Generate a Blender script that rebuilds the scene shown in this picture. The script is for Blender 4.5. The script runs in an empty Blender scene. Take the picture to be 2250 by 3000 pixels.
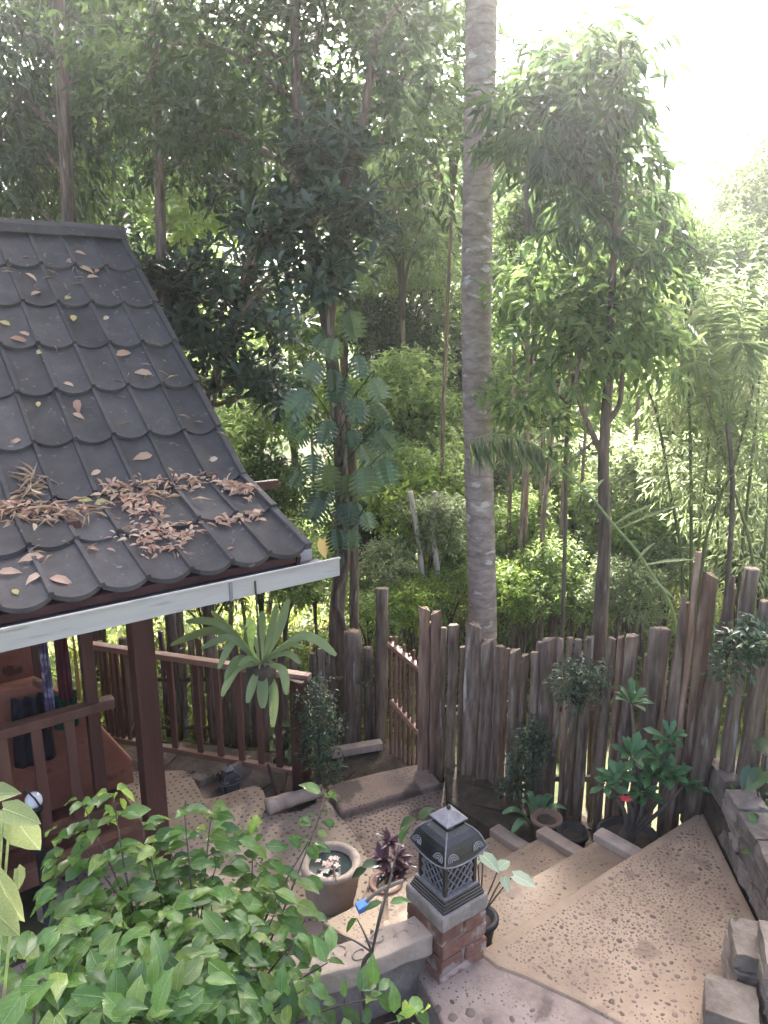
import bpy, bmesh, math, random
import numpy as np
from mathutils import Vector, Matrix

random.seed(7); RNG = np.random.default_rng(11)
SC = bpy.context.scene; COL = SC.collection
PI = math.pi; rad = math.radians

# ------------------------------------------------------------------ camera, sky, sun, exposure
F, PITCH, HEAD = 2250.0, rad(14.3), rad(54.1)          # focal length in photo pixels, tilt down, heading from +X
CAM = Vector((0, 0, 3.75))
FW = Vector((math.cos(HEAD), math.sin(HEAD), 0)); RT = Vector((math.sin(HEAD), -math.cos(HEAD), 0)); UP = Vector((0, 0, 1))
cd = bpy.data.cameras.new('camera'); cam = bpy.data.objects.new('camera', cd); COL.objects.link(cam)
cam.location = CAM; cam.rotation_euler = (PI/2-PITCH, 0, HEAD-PI/2)
cd.sensor_fit = 'VERTICAL'; cd.sensor_height = 36; cd.lens = 36*F/3000; cd.clip_start = .05; cd.clip_end = 1000
SC.camera = cam
SUN_EL, SUN_AZ = rad(39), HEAD-rad(5)                   # low sun straight ahead, behind the canopy
w = bpy.data.worlds.new('World'); SC.world = w; w.use_nodes = True
nt = w.node_tree; bg = nt.nodes['Background']; sky = nt.nodes.new('ShaderNodeTexSky')
sky.sky_type = 'NISHITA'; sky.sun_disc = False; sky.sun_elevation = SUN_EL; sky.sun_rotation = PI/2-SUN_AZ
sky.air_density = .3; sky.dust_density = 5.0; sky.ozone_density = .3
nt.links.new(sky.outputs[0], bg.inputs[0]); bg.inputs[1].default_value = .15
sd = bpy.data.lights.new('sun', 'SUN'); sd.energy = 5.0; sd.angle = rad(7); sd.color = (1, .97, .92)
sun = bpy.data.objects.new('sun', sd); COL.objects.link(sun)
sun.rotation_euler = Vector((math.cos(SUN_EL)*math.cos(SUN_AZ), math.cos(SUN_EL)*math.sin(SUN_AZ), math.sin(SUN_EL))).to_track_quat('Z', 'Y').to_euler()
SC.view_settings.view_transform = 'Standard'; SC.view_settings.look = 'None'; SC.view_settings.gamma = 1
SC.view_settings.exposure = 3.2
SC.render.engine = 'CYCLES'; cy = SC.cycles
cy.use_denoising = True; cy.max_bounces = 7; cy.diffuse_bounces = 4; cy.glossy_bounces = 3; cy.transmission_bounces = 5
cy.transparent_max_bounces = 6; cy.caustics_reflective = False; cy.caustics_refractive = False
cy.sample_clamp_indirect = 8

# ------------------------------------------------------------------ picture to place
def ray(px, py):
    u, v = px-1125, py-1500
    yc = F*math.cos(PITCH)-v*math.sin(PITCH); zc = -F*math.sin(PITCH)-v*math.cos(PITCH)
    return FW + RT*(u/yc) + UP*(zc/yc)
def W(px, py, d): return CAM + ray(px, py)*d            # point d metres ahead
def G(px, py, z):                                       # point on the level z
    r = ray(px, py); return CAM + r*((z-CAM.z)/r.z)
def V(*a): return Vector(a)

# ------------------------------------------------------------------ objects
def wloc(o):
    p = Vector((0, 0, 0))
    while o: p = p + o.location; o = o.parent
    return p
def tag(o, label=None, cat=None, group=None, kind=None):
    if label: o['label'] = label
    if cat: o['category'] = cat
    if group: o['group'] = group
    if kind: o['kind'] = kind
    return o
def thing(name, loc, label, cat, group=None):
    o = bpy.data.objects.new(name, None); COL.objects.link(o); o.location = loc; o.empty_display_size = .1
    return tag(o, label, cat, group)
def link(name, me, parent=None):
    o = bpy.data.objects.new(name, me); COL.objects.link(o)
    if parent: o.parent = parent
    return o
def place(name, me, M, parent=None):
    o = link(name, me, parent)
    o.matrix_basis = (Matrix.Translation(-wloc(parent)) @ M) if parent else M
    return o
class MB:
    def __init__(s): s.v = []; s.f = []
    def add(s, vs, fs):
        n = len(s.v); s.v += [tuple(p) for p in vs]; s.f += [tuple(i+n for i in f) for f in fs]; return s
    def box(s, c, size, M=None, taper=1.0):
        hx, hy, hz = size[0]/2, size[1]/2, size[2]/2; vs = []
        for z in (-1, 1):
            k = taper if z > 0 else 1
            for x, y in ((-1, -1), (1, -1), (1, 1), (-1, 1)):
                p = Vector((x*hx*k, y*hy*k, z*hz)); p = (M @ p) if M else p
                vs.append(p + Vector(c))
        return s.add(vs, [(3, 2, 1, 0), (4, 5, 6, 7), (0, 1, 5, 4), (1, 2, 6, 5), (2, 3, 7, 6), (3, 0, 4, 7)])
    def bar(s, a, b, wd, ht, up=UP):
        a, b = Vector(a), Vector(b); t = (b-a).normalized(); sd_ = t.cross(up).normalized(); n = sd_.cross(t)
        vs = [p+sd_*x*wd/2+n*y*ht/2 for p in (a, b) for x, y in ((-1, -1), (1, -1), (1, 1), (-1, 1))]
        return s.add(vs, [(3, 2, 1, 0), (4, 5, 6, 7), (0, 1, 5, 4), (1, 2, 6, 5), (2, 3, 7, 6), (3, 0, 4, 7)])
    def tube(s, pts, rs, n=8, cap=True, jit=0):
        pts = [Vector(p) for p in pts]; vs = []; fs = []; m = len(pts)
        ref = Vector((.3, 1, .2))
        for i, p in enumerate(pts):
            t = (pts[min(i+1, m-1)]-pts[max(i-1, 0)]).normalized()
            a = t.cross(ref)
            if a.length < .1: a = t.cross(Vector((1, 0, 0)))
            a.normalize(); b = t.cross(a); r = rs[i] if hasattr(rs, '__len__') else rs
            for k in range(n):
                q = r*(1+jit*(random.random()-.5)*2); th = 2*PI*k/n
                vs.append(p+a*math.cos(th)*q+b*math.sin(th)*q)
        for i in range(m-1):
            for k in range(n): fs.append((i*n+k, i*n+(k+1) % n, (i+1)*n+(k+1) % n, (i+1)*n+k))
        if cap: fs.append(tuple(range(n))[::-1]); fs.append(tuple((m-1)*n+k for k in range(n)))
        return s.add(vs, fs)
    def lathe(s, c, prof, n=24, sq=False):
        c = Vector(c); vs = []; fs = []; m = len(prof)
        for r, z in prof:
            for k in range(n):
                th = 2*PI*k/n; vs.append(c+Vector((r*math.cos(th), r*math.sin(th), z)))
        for i in range(m-1):
            for k in range(n): fs.append((i*n+k, i*n+(k+1) % n, (i+1)*n+(k+1) % n, (i+1)*n+k))
        fs.append(tuple(range(n))[::-1]); fs.append(tuple((m-1)*n+k for k in range(n)))
        return s.add(vs, fs)
    def prism(s, poly, z0, z1):
        n = len(poly); vs = [(p[0], p[1], z0) for p in poly]+[(p[0], p[1], z1) for p in poly]
        return s.add(vs, [tuple(range(n))[::-1], tuple(range(n, 2*n))]+[(i, (i+1) % n, n+(i+1) % n, n+i) for i in range(n)])
    def ribbon(s, pts, wds, nrm=UP, fold=.15):
        pts = [Vector(p) for p in pts]; vs = []; fs = []; m = len(pts)
        for i, p in enumerate(pts):
            t = (pts[min(i+1, m-1)]-pts[max(i-1, 0)]).normalized(); sd_ = t.cross(nrm)
            sd_ = sd_.normalized() if sd_.length > 1e-4 else Vector((1, 0, 0)); n = sd_.cross(t)
            h = wds[i]/2; vs += [p-sd_*h+n*h*fold*2, p, p+sd_*h+n*h*fold*2]
        for i in range(m-1):
            a = i*3; fs += [(a, a+1, a+4, a+3), (a+1, a+2, a+5, a+4)]
        return s.add(vs, fs)
    def mesh(s, name, mat, smooth=False, bevel=0, off=None, seg=2, angle=30):
        me = bpy.data.meshes.new(name); vs = s.v
        if off is not None: vs = [(p[0]-off.x, p[1]-off.y, p[2]-off.z) for p in vs]
        me.from_pydata(vs, [], s.f)
        if bevel:
            bm = bmesh.new(); bm.from_mesh(me); bmesh.ops.recalc_face_normals(bm, faces=bm.faces)
            es = [e for e in bm.edges if len(e.link_faces) == 2 and e.calc_face_angle(0) > rad(angle)]
            bmesh.ops.bevel(bm, geom=es, offset=bevel, segments=seg, profile=.6, affect='EDGES', clamp_overlap=True)
            bm.to_mesh(me); bm.free()
        if smooth: me.polygons.foreach_set('use_smooth', [True]*len(me.polygons))
        if mat: me.materials.append(mat)
        me.update(); return me
    def build(s, name, mat, parent=None, smooth=False, bevel=0, seg=2, angle=30):
        return link(name, s.mesh(name, mat, smooth, bevel, wloc(parent) if parent else None, seg, angle), parent)
def rough_up(me, amt, scale=6., seed=0, sub=1):
    bm = bmesh.new(); bm.from_mesh(me)
    if sub: bmesh.ops.subdivide_edges(bm, edges=bm.edges, cuts=sub, use_grid_fill=True)
    from mathutils import noise
    for v in bm.verts:
        v.co += noise.noise_vector(v.co*scale+Vector((seed*7.1, seed*3.3, 0)))*amt
    bm.to_mesh(me); bm.free(); me.update()

# ------------------------------------------------------------------ materials
def ramp(nt_, fac, stops):
    r = nt_.nodes.new('ShaderNodeValToRGB'); nt_.links.new(fac, r.inputs[0]); el = r.color_ramp.elements
    while len(el) < len(stops): el.new(.5)
    for e, (p, c) in zip(el, stops): e.position = p; e.color = (*c, 1)
    return r.outputs[0]
def coords(n, l, scale=(1, 1, 1), kind='Object'):
    tc = n.new('ShaderNodeTexCoord'); oi = n.new('ShaderNodeObjectInfo'); mp = n.new('ShaderNodeMapping')
    cb = n.new('ShaderNodeVectorMath'); cb.operation = 'SCALE'; cb.inputs[0].default_value = (37, 51, 23)
    l.new(oi.outputs['Random'], cb.inputs['Scale']); l.new(cb.outputs[0], mp.inputs['Location'])
    mp.inputs['Scale'].default_value = scale; l.new(tc.outputs[kind], mp.inputs['Vector']); return mp.outputs[0]
def pmat(name, stops, rough=.7, scale=5, stretch=(1, 1, 1), bump=.3, bscale=40, spec=.4, detail=6, objvar=.15, spots=None, metal=0, rr=.12, speck=None):
    m = bpy.data.materials.new(name); m.use_nodes = True; t = m.node_tree; n, l = t.nodes, t.links
    b = n['Principled BSDF']; vec = coords(n, l, stretch)
    no = n.new('ShaderNodeTexNoise'); no.inputs['Scale'].default_value = scale; no.inputs['Detail'].default_value = detail
    no.inputs['Roughness'].default_value = .62; l.new(vec, no.inputs['Vector'])
    k = len(stops); c = ramp(t, no.outputs[0], [(.3+.4*i/max(1, k-1), s) for i, s in enumerate(stops)])
    if spots:                                            # (colour, scale, threshold)
        n2 = n.new('ShaderNodeTexNoise'); n2.inputs['Scale'].default_value = spots[1]; n2.inputs['Detail'].default_value = 4
        l.new(vec, n2.inputs['Vector'])
        f = ramp(t, n2.outputs[0], [(spots[2], (0, 0, 0)), (spots[2]+.06, (1, 1, 1))])
        mx = n.new('ShaderNodeMix'); mx.data_type = 'RGBA'; l.new(f, mx.inputs[0]); l.new(c, mx.inputs[6]); mx.inputs[7].default_value = (*spots[0], 1); c = mx.outputs[2]
    if speck:
        vo = n.new('ShaderNodeTexVoronoi'); vo.inputs['Scale'].default_value = speck[1]; l.new(vec, vo.inputs['Vector'])
        f = ramp(t, vo.outputs['Distance'], [(speck[2], (1, 1, 1)), (speck[2]+.08, (0, 0, 0))])
        n3 = n.new('ShaderNodeTexNoise'); n3.inputs['Scale'].default_value = 3.5; l.new(vec, n3.inputs['Vector']); f3 = ramp(t, n3.outputs[0], [(.42, (0, 0, 0)), (.6, (1, 1, 1))])
        mu = n.new('ShaderNodeMath'); mu.operation = 'MULTIPLY'; l.new(f, mu.inputs[0]); l.new(f3, mu.inputs[1])
        mx = n.new('ShaderNodeMix'); mx.data_type = 'RGBA'; l.new(mu.outputs[0], mx.inputs[0]); l.new(c, mx.inputs[6]); mx.inputs[7].default_value = (*speck[0], 1); c = mx.outputs[2]
    if objvar:
        oi = n.new('ShaderNodeObjectInfo'); hs = n.new('ShaderNodeHueSaturation')
        mr = n.new('ShaderNodeMapRange'); mr.inputs[3].default_value = 1-objvar; mr.inputs[4].default_value = 1+objvar
        l.new(oi.outputs['Random'], mr.inputs[0]); l.new(mr.outputs[0], hs.inputs['Value']); l.new(c, hs.inputs['Color']); c = hs.outputs[0]
    l.new(c, b.inputs['Base Color']); b.inputs['Specular IOR Level'].default_value = spec; b.inputs['Metallic'].default_value = metal
    mr = n.new('ShaderNodeMapRange'); mr.inputs[3].default_value = rough-rr; mr.inputs[4].default_value = min(1, rough+rr)
    l.new(no.outputs[0], mr.inputs[0]); l.new(mr.outputs[0], b.inputs['Roughness'])
    if bump:
        nb = n.new('ShaderNodeTexNoise'); nb.inputs['Scale'].default_value = bscale; nb.inputs['Detail'].default_value = 5; l.new(vec, nb.inputs['Vector'])
        bp = n.new('ShaderNodeBump'); bp.inputs['Strength'].default_value = bump; bp.inputs['Distance'].default_value = .01
        l.new(nb.outputs[0], bp.inputs['Height']); l.new(bp.outputs[0], b.inputs['Normal'])
    return m
def leafmat(name, stops, trans=.4, rough=.42, spec=.45, veins=False):
    m = bpy.data.materials.new(name); m.use_nodes = True; t = m.node_tree; n, l = t.nodes, t.links
    b = n['Principled BSDF']; ge = n.new('ShaderNodeNewGeometry'); oi = n.new('ShaderNodeObjectInfo')
    ad = n.new('ShaderNodeMath'); ad.operation = 'ADD'; l.new(ge.outputs['Random Per Island'], ad.inputs[0]); l.new(oi.outputs['Random'], ad.inputs[1])
    fr = n.new('ShaderNodeMath'); fr.operation = 'FRACT'; l.new(ad.outputs[0], fr.inputs[0])
    k = len(stops); c = ramp(t, fr.outputs[0], [(i/max(1, k-1), s) for i, s in enumerate(stops)])
    if veins:                                            # pale midrib, faint side veins and blotches in the leaf's own coordinates
        uv = n.new('ShaderNodeUVMap'); sx = n.new('ShaderNodeSeparateXYZ'); l.new(uv.outputs[0], sx.inputs[0])
        ab = n.new('ShaderNodeMath'); ab.operation = 'ABSOLUTE'; l.new(sx.outputs[1], ab.inputs[0])
        mid = ramp(t, ab.outputs[0], [(.012, (1, 1, 1)), (.035, (0, 0, 0))])
        sv = n.new('ShaderNodeMath'); sv.operation = 'MULTIPLY_ADD'; l.new(ab.outputs[0], sv.inputs[0]); sv.inputs[1].default_value = -.55; l.new(sx.outputs[0], sv.inputs[2])
        fr2 = n.new('ShaderNodeMath'); fr2.operation = 'PINGPONG'; l.new(sv.outputs[0], fr2.inputs[0]); fr2.inputs[1].default_value = .055
        side = ramp(t, fr2.outputs[0], [(.0, (.3, .3, .3)), (.012, (0, 0, 0))])
        mxv = n.new('ShaderNodeMath'); mxv.operation = 'MAXIMUM'; l.new(mid, mxv.inputs[0]); l.new(side, mxv.inputs[1])
        lt = n.new('ShaderNodeHueSaturation'); lt.inputs['Value'].default_value = 1.4; lt.inputs['Saturation'].default_value = .85; l.new(c, lt.inputs['Color'])
        cm = n.new('ShaderNodeMix'); cm.data_type = 'RGBA'; l.new(mxv.outputs[0], cm.inputs[0]); l.new(c, cm.inputs[6]); l.new(lt.outputs[0], cm.inputs[7]); c = cm.outputs[2]
        tc = n.new('ShaderNodeTexCoord'); nz = n.new('ShaderNodeTexNoise'); nz.inputs['Scale'].default_value = 30; l.new(tc.outputs['Object'], nz.inputs['Vector'])
        hv = n.new('ShaderNodeHueSaturation'); mr = n.new('ShaderNodeMapRange'); mr.inputs[3].default_value = .65; mr.inputs[4].default_value = 1.35; l.new(nz.outputs[0], mr.inputs[0]); l.new(mr.outputs[0], hv.inputs['Value']); l.new(c, hv.inputs['Color']); c = hv.outputs[0]
        bp = n.new('ShaderNodeBump'); bp.inputs['Strength'].default_value = .5; bp.inputs['Distance'].default_value = .004; l.new(mxv.outputs[0], bp.inputs['Height']); l.new(bp.outputs[0], b.inputs['Normal'])
    l.new(c, b.inputs['Base Color']); b.inputs['Roughness'].default_value = rough; b.inputs['Specular IOR Level'].default_value = spec
    tr = n.new('ShaderNodeBsdfTranslucent'); hs = n.new('ShaderNodeHueSaturation'); hs.inputs['Hue'].default_value = .485; hs.inputs['Saturation'].default_value = 1.0; hs.inputs['Value'].default_value = 2.0
    l.new(c, hs.inputs['Color']); l.new(hs.outputs[0], tr.inputs[0])
    mx = n.new('ShaderNodeMixShader'); mx.inputs[0].default_value = trans
    l.new(b.outputs[0], mx.inputs[1]); l.new(tr.outputs[0], mx.inputs[2]); l.new(mx.outputs[0], n['Material Output'].inputs[0])
    return m
M = {}
M['ground'] = pmat('forest floor', [(.05, .04, .025), (.10, .085, .04), (.10, .13, .04), (.15, .18, .06)], .9, 1.2, bump=.8, bscale=14, objvar=0)
M['soil'] = pmat('garden soil', [(.025, .02, .015), (.06, .045, .03), (.10, .075, .05)], .95, 7, bump=1, bscale=35, objvar=0)
M['terrace'] = pmat('dry brown soil', [(.09, .068, .052), (.16, .125, .10), (.24, .19, .155)], .95, 5, bump=.9, bscale=40, objvar=0)
M['concrete'] = pmat('tan concrete', [(.205, .14, .092), (.295, .21, .138), (.375, .28, .19)], .62, 2.6, bump=.35, bscale=60, objvar=0, spots=((.21, .145, .10), 4.2, .62), spec=.45, rr=.28, speck=((.10, .06, .045), 48, .2))
M['patio'] = pmat('pale patio concrete', [(.29, .22, .16), (.40, .315, .235)], .8, 3, bump=.35, bscale=60, objvar=0, spots=((.26, .19, .14), 2.2, .60))
M['path'] = pmat('brown path concrete', [(.21, .15, .115), (.31, .23, .175)], .8, 3, bump=.45, bscale=50, objvar=0, spots=((.11, .08, .065), 3.1, .58), speck=((.07, .05, .04), 40, .2))
M['grey_concrete'] = pmat('grey concrete', [(.17, .13, .105), (.30, .235, .195), (.38, .31, .26)], .85, 3.5, bump=.6, bscale=45, objvar=.05, spots=((.15, .115, .095), 5, .6), speck=((.09, .065, .05), 45, .2))
M['pebble'] = pmat('brown pebble', [(.12, .08, .06), (.23, .155, .115)], .5, 14, bump=.2, bscale=80, objvar=.45)
M['pebble_grey'] = pmat('dark pebble', [(.07, .055, .048), (.15, .115, .098)], .6, 14, bump=.2, bscale=80, objvar=.4)
M['tile'] = pmat('charcoal roof tile', [(.062, .056, .053), (.082, .075, .070), (.108, .099, .092)], .84, 5, bump=.35, bscale=160, objvar=.18, spots=((.17, .15, .13), 18, .65), spec=.22)
M['gutter'] = pmat('pale metal gutter', [(.41, .385, .35), (.51, .48, .44)], .45, 3, (.5, 1, 5), bump=.05, bscale=20, objvar=0, spots=((.36, .34, .32), 5, .62))
M['gutter_in'] = pmat('gutter channel', [(.12, .115, .12), (.19, .185, .19)], .6, 5, bump=.1, objvar=0)
M['darkwood'] = pmat('dark brown timber', [(.055, .022, .016), (.10, .042, .030)], .5, 6, (1, 1, .15), .3, 50)
M['redwood'] = pmat('reddish timber', [(.10, .045, .030), (.19, .092, .062)], .55, 6, (1, 1, .15), .3, 50)
M['rail'] = pmat('pale red rail', [(.27, .15, .10), (.38, .23, .16)], .45, 5, (1, 1, 1), .2, 50)
M['stucco'] = pmat('terracotta stucco', [(.17, .060, .036), (.27, .105, .062), (.34, .15, .095)], .75, 3, bump=.5, bscale=30, objvar=0, spots=((.12, .05, .035), 6, .6))
M['bark'] = pmat('grey brown bark', [(.062, .045, .031), (.19, .14, .10), (.32, .25, .185)], .9, 26, (1, 1, .13), 1, 45, objvar=.3, spots=((.40, .37, .32), 16, .62))
M['bark_dark'] = pmat('dark wet bark', [(.040, .029, .020), (.14, .102, .073), (.25, .19, .14)], .85, 26, (1, 1, .13), 1, 45, objvar=.3, spots=((.28, .26, .22), 18, .64))
M['bark_red'] = pmat('reddish split timber', [(.085, .05, .033), (.20, .125, .084), (.30, .21, .15)], .85, 24, (1, 1, .12), 1, 45, objvar=.3, spots=((.32, .27, .22), 15, .66))
M['branch'] = pmat('thin branch bark', [(.06, .05, .04), (.14, .115, .085)], .9, 14, (1, 1, .3), .6, 40, objvar=.2)
M['palm'] = pmat('ringed palm bark', [(.17, .135, .11), (.28, .228, .19), (.38, .32, .27)], .9, 7, (1, 1, 2.2), 1, 34, objvar=0, spots=((.46, .43, .385), 6, .60))
def add_rings(m, scale, dark):
    t = m.node_tree; n, l = t.nodes, t.links; b = n['Principled BSDF']; src = b.inputs['Base Color'].links[0].from_socket
    tc = n.new('ShaderNodeTexCoord'); wv = n.new('ShaderNodeTexWave'); wv.bands_direction = 'Z'; wv.inputs['Scale'].default_value = scale; wv.inputs['Distortion'].default_value = 5.0; wv.inputs['Detail'].default_value = 3; wv.inputs['Detail Scale'].default_value = 2.5
    l.new(tc.outputs['Object'], wv.inputs['Vector']); f = ramp(t, wv.outputs[0], [(.0, (.38, .38, .38)), (.12, (0, 0, 0))])
    mx = n.new('ShaderNodeMix'); mx.data_type = 'RGBA'; l.new(f, mx.inputs[0]); l.new(src, mx.inputs[6]); mx.inputs[7].default_value = (*dark, 1); l.new(mx.outputs[2], b.inputs['Base Color'])
    bp = n.new('ShaderNodeBump'); bp.invert = True; bp.inputs['Strength'].default_value = .25; bp.inputs['Distance'].default_value = .012; l.new(f, bp.inputs['Height']); l.new(b.inputs['Normal'].links[0].from_socket, bp.inputs['Normal']); l.new(bp.outputs[0], b.inputs['Normal'])
add_rings(M['palm'], 2.6, (.15, .11, .09))
M['bamboo'] = pmat('bamboo culm', [(.07, .09, .03), (.15, .16, .06)], .5, 5, (1, 1, .3), .2, 30, objvar=.2)
M['log'] = pmat('pale weathered log', [(.30, .22, .17), (.47, .38, .30)], .85, 9, (1, 1, .3), .6, 40, objvar=.15)
M['whitewood'] = pmat('peeling pale wood', [(.46, .38, .32), (.72, .64, .57)], .8, 7, (1, 1, .4), .6, 30, objvar=0)
M['cream'] = pmat('cream cement', [(.27, .21, .165), (.42, .345, .28)], .85, 5, bump=.6, bscale=24, objvar=0, spots=((.24, .2, .17), 5, .66))
M['brick'] = pmat('worn red brick', [(.16, .075, .052), (.28, .15, .105)], .9, 9, bump=.8, bscale=45, objvar=.2, spots=((.34, .28, .235), 9, .55))
M['mortar'] = pmat('grey mortar', [(.16, .14, .12), (.32, .28, .245)], .9, 9, bump=.7, bscale=40, objvar=.1)
M['stone'] = pmat('grey wall stone', [(.10, .08, .064), (.20, .165, .132), (.30, .255, .21)], .9, 6, bump=1, bscale=30, objvar=.25, spots=((.07, .075, .04), 9, .62))
M['lantern'] = pmat('black metal', [(.011, .0105, .0105), (.026, .025, .024)], .42, 9, bump=.25, bscale=60, objvar=.1, spec=.6, spots=((.10, .095, .095), 22, .66))
M['lantern_edge'] = pmat('worn grey metal', [(.13, .125, .13), (.27, .26, .265)], .45, 20, bump=.2, bscale=60, objvar=0)
M['plastic'] = pmat('black plastic', [(.012, .012, .013), (.025, .025, .026)], .55, 10, bump=.1, objvar=0)
M['terracotta'] = pmat('terracotta pot clay', [(.17, .10, .075), (.27, .165, .12)], .8, 8, bump=.3, objvar=.1)
M['white'] = pmat('white glass', [(.78, .78, .78), (.82, .82, .82)], .25, 5, bump=0, objvar=0)
M['water'] = pmat('dark water', [(.01, .02, .022), (.015, .03, .032)], .08, 5, bump=.03, bscale=8, objvar=0, rr=.03)
M['blue'] = pmat('blue cloth', [(.10, .25, .62), (.14, .32, .70)], .7, 8, bump=.2, objvar=0)
M['purple'] = pmat('purple printed cloth', [(.04, .022, .05), (.10, .075, .14), (.38, .36, .45)], .8, 16, bump=.2, objvar=0)
M['maroon'] = pmat('maroon cloth', [(.05, .010, .014), (.10, .018, .022)], .85, 9, bump=.2, objvar=0)
M['mustard'] = pmat('mustard cloth', [(.30, .16, .04), (.38, .22, .06)], .85, 9, bump=.2, objvar=0)
M['greencloth'] = pmat('green cloth', [(.012, .05, .03), (.02, .08, .045)], .85, 9, bump=.2, objvar=0)
M['blackcloth'] = pmat('black cloth', [(.012, .010, .014), (.03, .026, .034)], .85, 9, bump=.2, objvar=0)
M['dead'] = leafmat('dead leaf', [(.34, .19, .13), (.50, .33, .22), (.62, .47, .33), (.40, .23, .16), (.64, .53, .37)], .2, .7, .2)
M['deadyellow'] = leafmat('yellowed leaf', [(.50, .40, .16), (.45, .42, .18)], .25, .6, .2)
M['straw'] = leafmat('dry straw', [(.50, .38, .25), (.62, .48, .32), (.36, .22, .14)], .15, .7, .2)
M['lf_bush'] = leafmat('bush leaf', [(.06, .135, .032), (.09, .19, .042), (.05, .11, .03), (.13, .25, .055), (.10, .20, .045), (.20, .29, .07), (.04, .09, .026)], .34, .25, .6, True)
M['lf_young'] = leafmat('young leaf', [(.22, .36, .06), (.30, .40, .07)], .4, .4, .4, True)
M['lf_rosette'] = leafmat('dark glossy leaf', [(.022, .045, .020), (.035, .068, .028), (.045, .078, .036)], .16, .30, .55, True)
M['lf_fine'] = leafmat('canopy leaf', [(.030, .052, .018), (.045, .080, .026), (.060, .10, .030)], .32, .45, .45)
M['lf_droop'] = leafmat('drooping leaf', [(.032, .062, .024), (.055, .095, .034), (.08, .125, .04)], .32, .38, .5)
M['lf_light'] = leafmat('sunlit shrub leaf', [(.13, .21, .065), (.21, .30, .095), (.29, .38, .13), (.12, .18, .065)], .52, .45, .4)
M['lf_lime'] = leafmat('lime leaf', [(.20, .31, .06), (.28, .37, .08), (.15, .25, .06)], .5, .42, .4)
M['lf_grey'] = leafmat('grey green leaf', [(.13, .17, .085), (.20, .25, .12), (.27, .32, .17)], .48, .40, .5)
M['lf_far'] = leafmat('far wood leaf', [(.10, .15, .075), (.15, .20, .095), (.20, .26, .12), (.08, .115, .06)], .42, .6, .3)
M['lf_monstera'] = leafmat('split climber leaf', [(.03, .066, .026), (.05, .095, .036), (.024, .05, .02), (.09, .14, .05)], .2, .34, .55)
M['lf_mid'] = leafmat('mid green leaf', [(.06, .105, .038), (.105, .17, .055), (.165, .24, .08), (.08, .13, .046)], .5, .42, .45)
M['lf_fern'] = leafmat('nest fern frond', [(.15, .21, .085), (.22, .29, .13), (.12, .17, .07)], .38, .40, .45)
M['lf_adenium'] = leafmat('thick dark leaf', [(.045, .12, .045), (.065, .16, .055), (.09, .20, .07)], .2, .30, .5, True)
M['lf_ivy'] = leafmat('small dark leaf', [(.03, .062, .03), (.05, .09, .042), (.075, .12, .06)], .25, .35, .5)
M['lf_purple'] = leafmat('dark purple leaf', [(.035, .012, .02), (.06, .022, .035), (.09, .04, .055)], .15, .3, .55, True)
M['lf_pale'] = leafmat('white veined leaf', [(.34, .44, .30), (.46, .55, .40)], .35, .45, .4, True)
M['lf_big'] = leafmat('large pale underside leaf', [(.20, .25, .10), (.26, .31, .14)], .38, .45, .35, True)
M['lf_palm'] = leafmat('palm leaflet', [(.10, .16, .06), (.16, .23, .09), (.20, .27, .12)], .4, .35, .5)
M['grass'] = leafmat('grass', [(.14, .19, .04), (.20, .25, .06), (.26, .27, .09)], .45, .55, .3)
M['petal'] = leafmat('pink white petal', [(.75, .55, .48), (.80, .68, .60)], .3, .5, .3)
M['redpetal'] = leafmat('red petal', [(.55, .05, .06), (.62, .08, .08)], .3, .5, .3)

# ------------------------------------------------------------------ leaves by the thousand (numpy)
def _n(a): return a/np.maximum(np.linalg.norm(a, axis=-1, keepdims=True), 1e-6)
TRI2 = (np.array([(0, 0, 0), (.42, .5, .12), (1, 0, -.08), (.42, -.5, .12)]), np.array([(0, 2, 1), (0, 3, 2)]))
OVAL = (np.array([(0, 0, -.02), (.22, .42, .085), (.22, 0, .015), (.22, -.42, .07), (.55, .48, .075), (.55, 0, .01), (.55, -.48, .06), (.82, .22, -.01), (.82, -.22, -.03), (1, 0, -.16)]),
        np.array([(0, 2, 1), (0, 3, 2), (1, 2, 5), (1, 5, 4), (2, 3, 6), (2, 6, 5), (4, 5, 7), (5, 6, 8), (5, 9, 7), (5, 8, 9)]))
OBOV = (np.array([(0, 0, 0), (.45, .34, .05), (.45, 0, 0), (.45, -.34, .05), (.78, .46, .03), (.78, 0, -.02), (.78, -.46, .03), (1, 0, -.1)]),
        np.array([(0, 2, 1), (0, 3, 2), (1, 2, 5), (1, 5, 4), (2, 3, 6), (2, 6, 5), (4, 5, 7), (5, 6, 7)]))
class Leaves:
    def __init__(s): s.P = []; s.D = []; s.N = []; s.L = []; s.Wd = []
    def add(s, P, D, N, L, Wd):
        n = len(P); s.P.append(P); s.D.append(D); s.N.append(N); s.L.append(np.broadcast_to(L, (n,))); s.Wd.append(np.broadcast_to(Wd, (n,)))
    def arrays(s):
        P, D, N = (np.concatenate(x) for x in (s.P, s.D, s.N)); D = _n(D); S = _n(np.cross(N, D)); N = np.cross(D, S)
        return P, D, S, N, np.concatenate(s.L), np.concatenate(s.Wd)
    def mesh(s, name, mat, tmpl=TRI2, off=None, sel=None):
        P, D, S, N, L, Wd = s.arrays()
        if sel is not None: P, D, S, N, L, Wd = (x[sel] for x in (P, D, S, N, L, Wd))
        if off is not None: P = P-np.array(off)
        return cloud_mesh(name, mat, P, D, S, N, L, Wd, tmpl)
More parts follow.
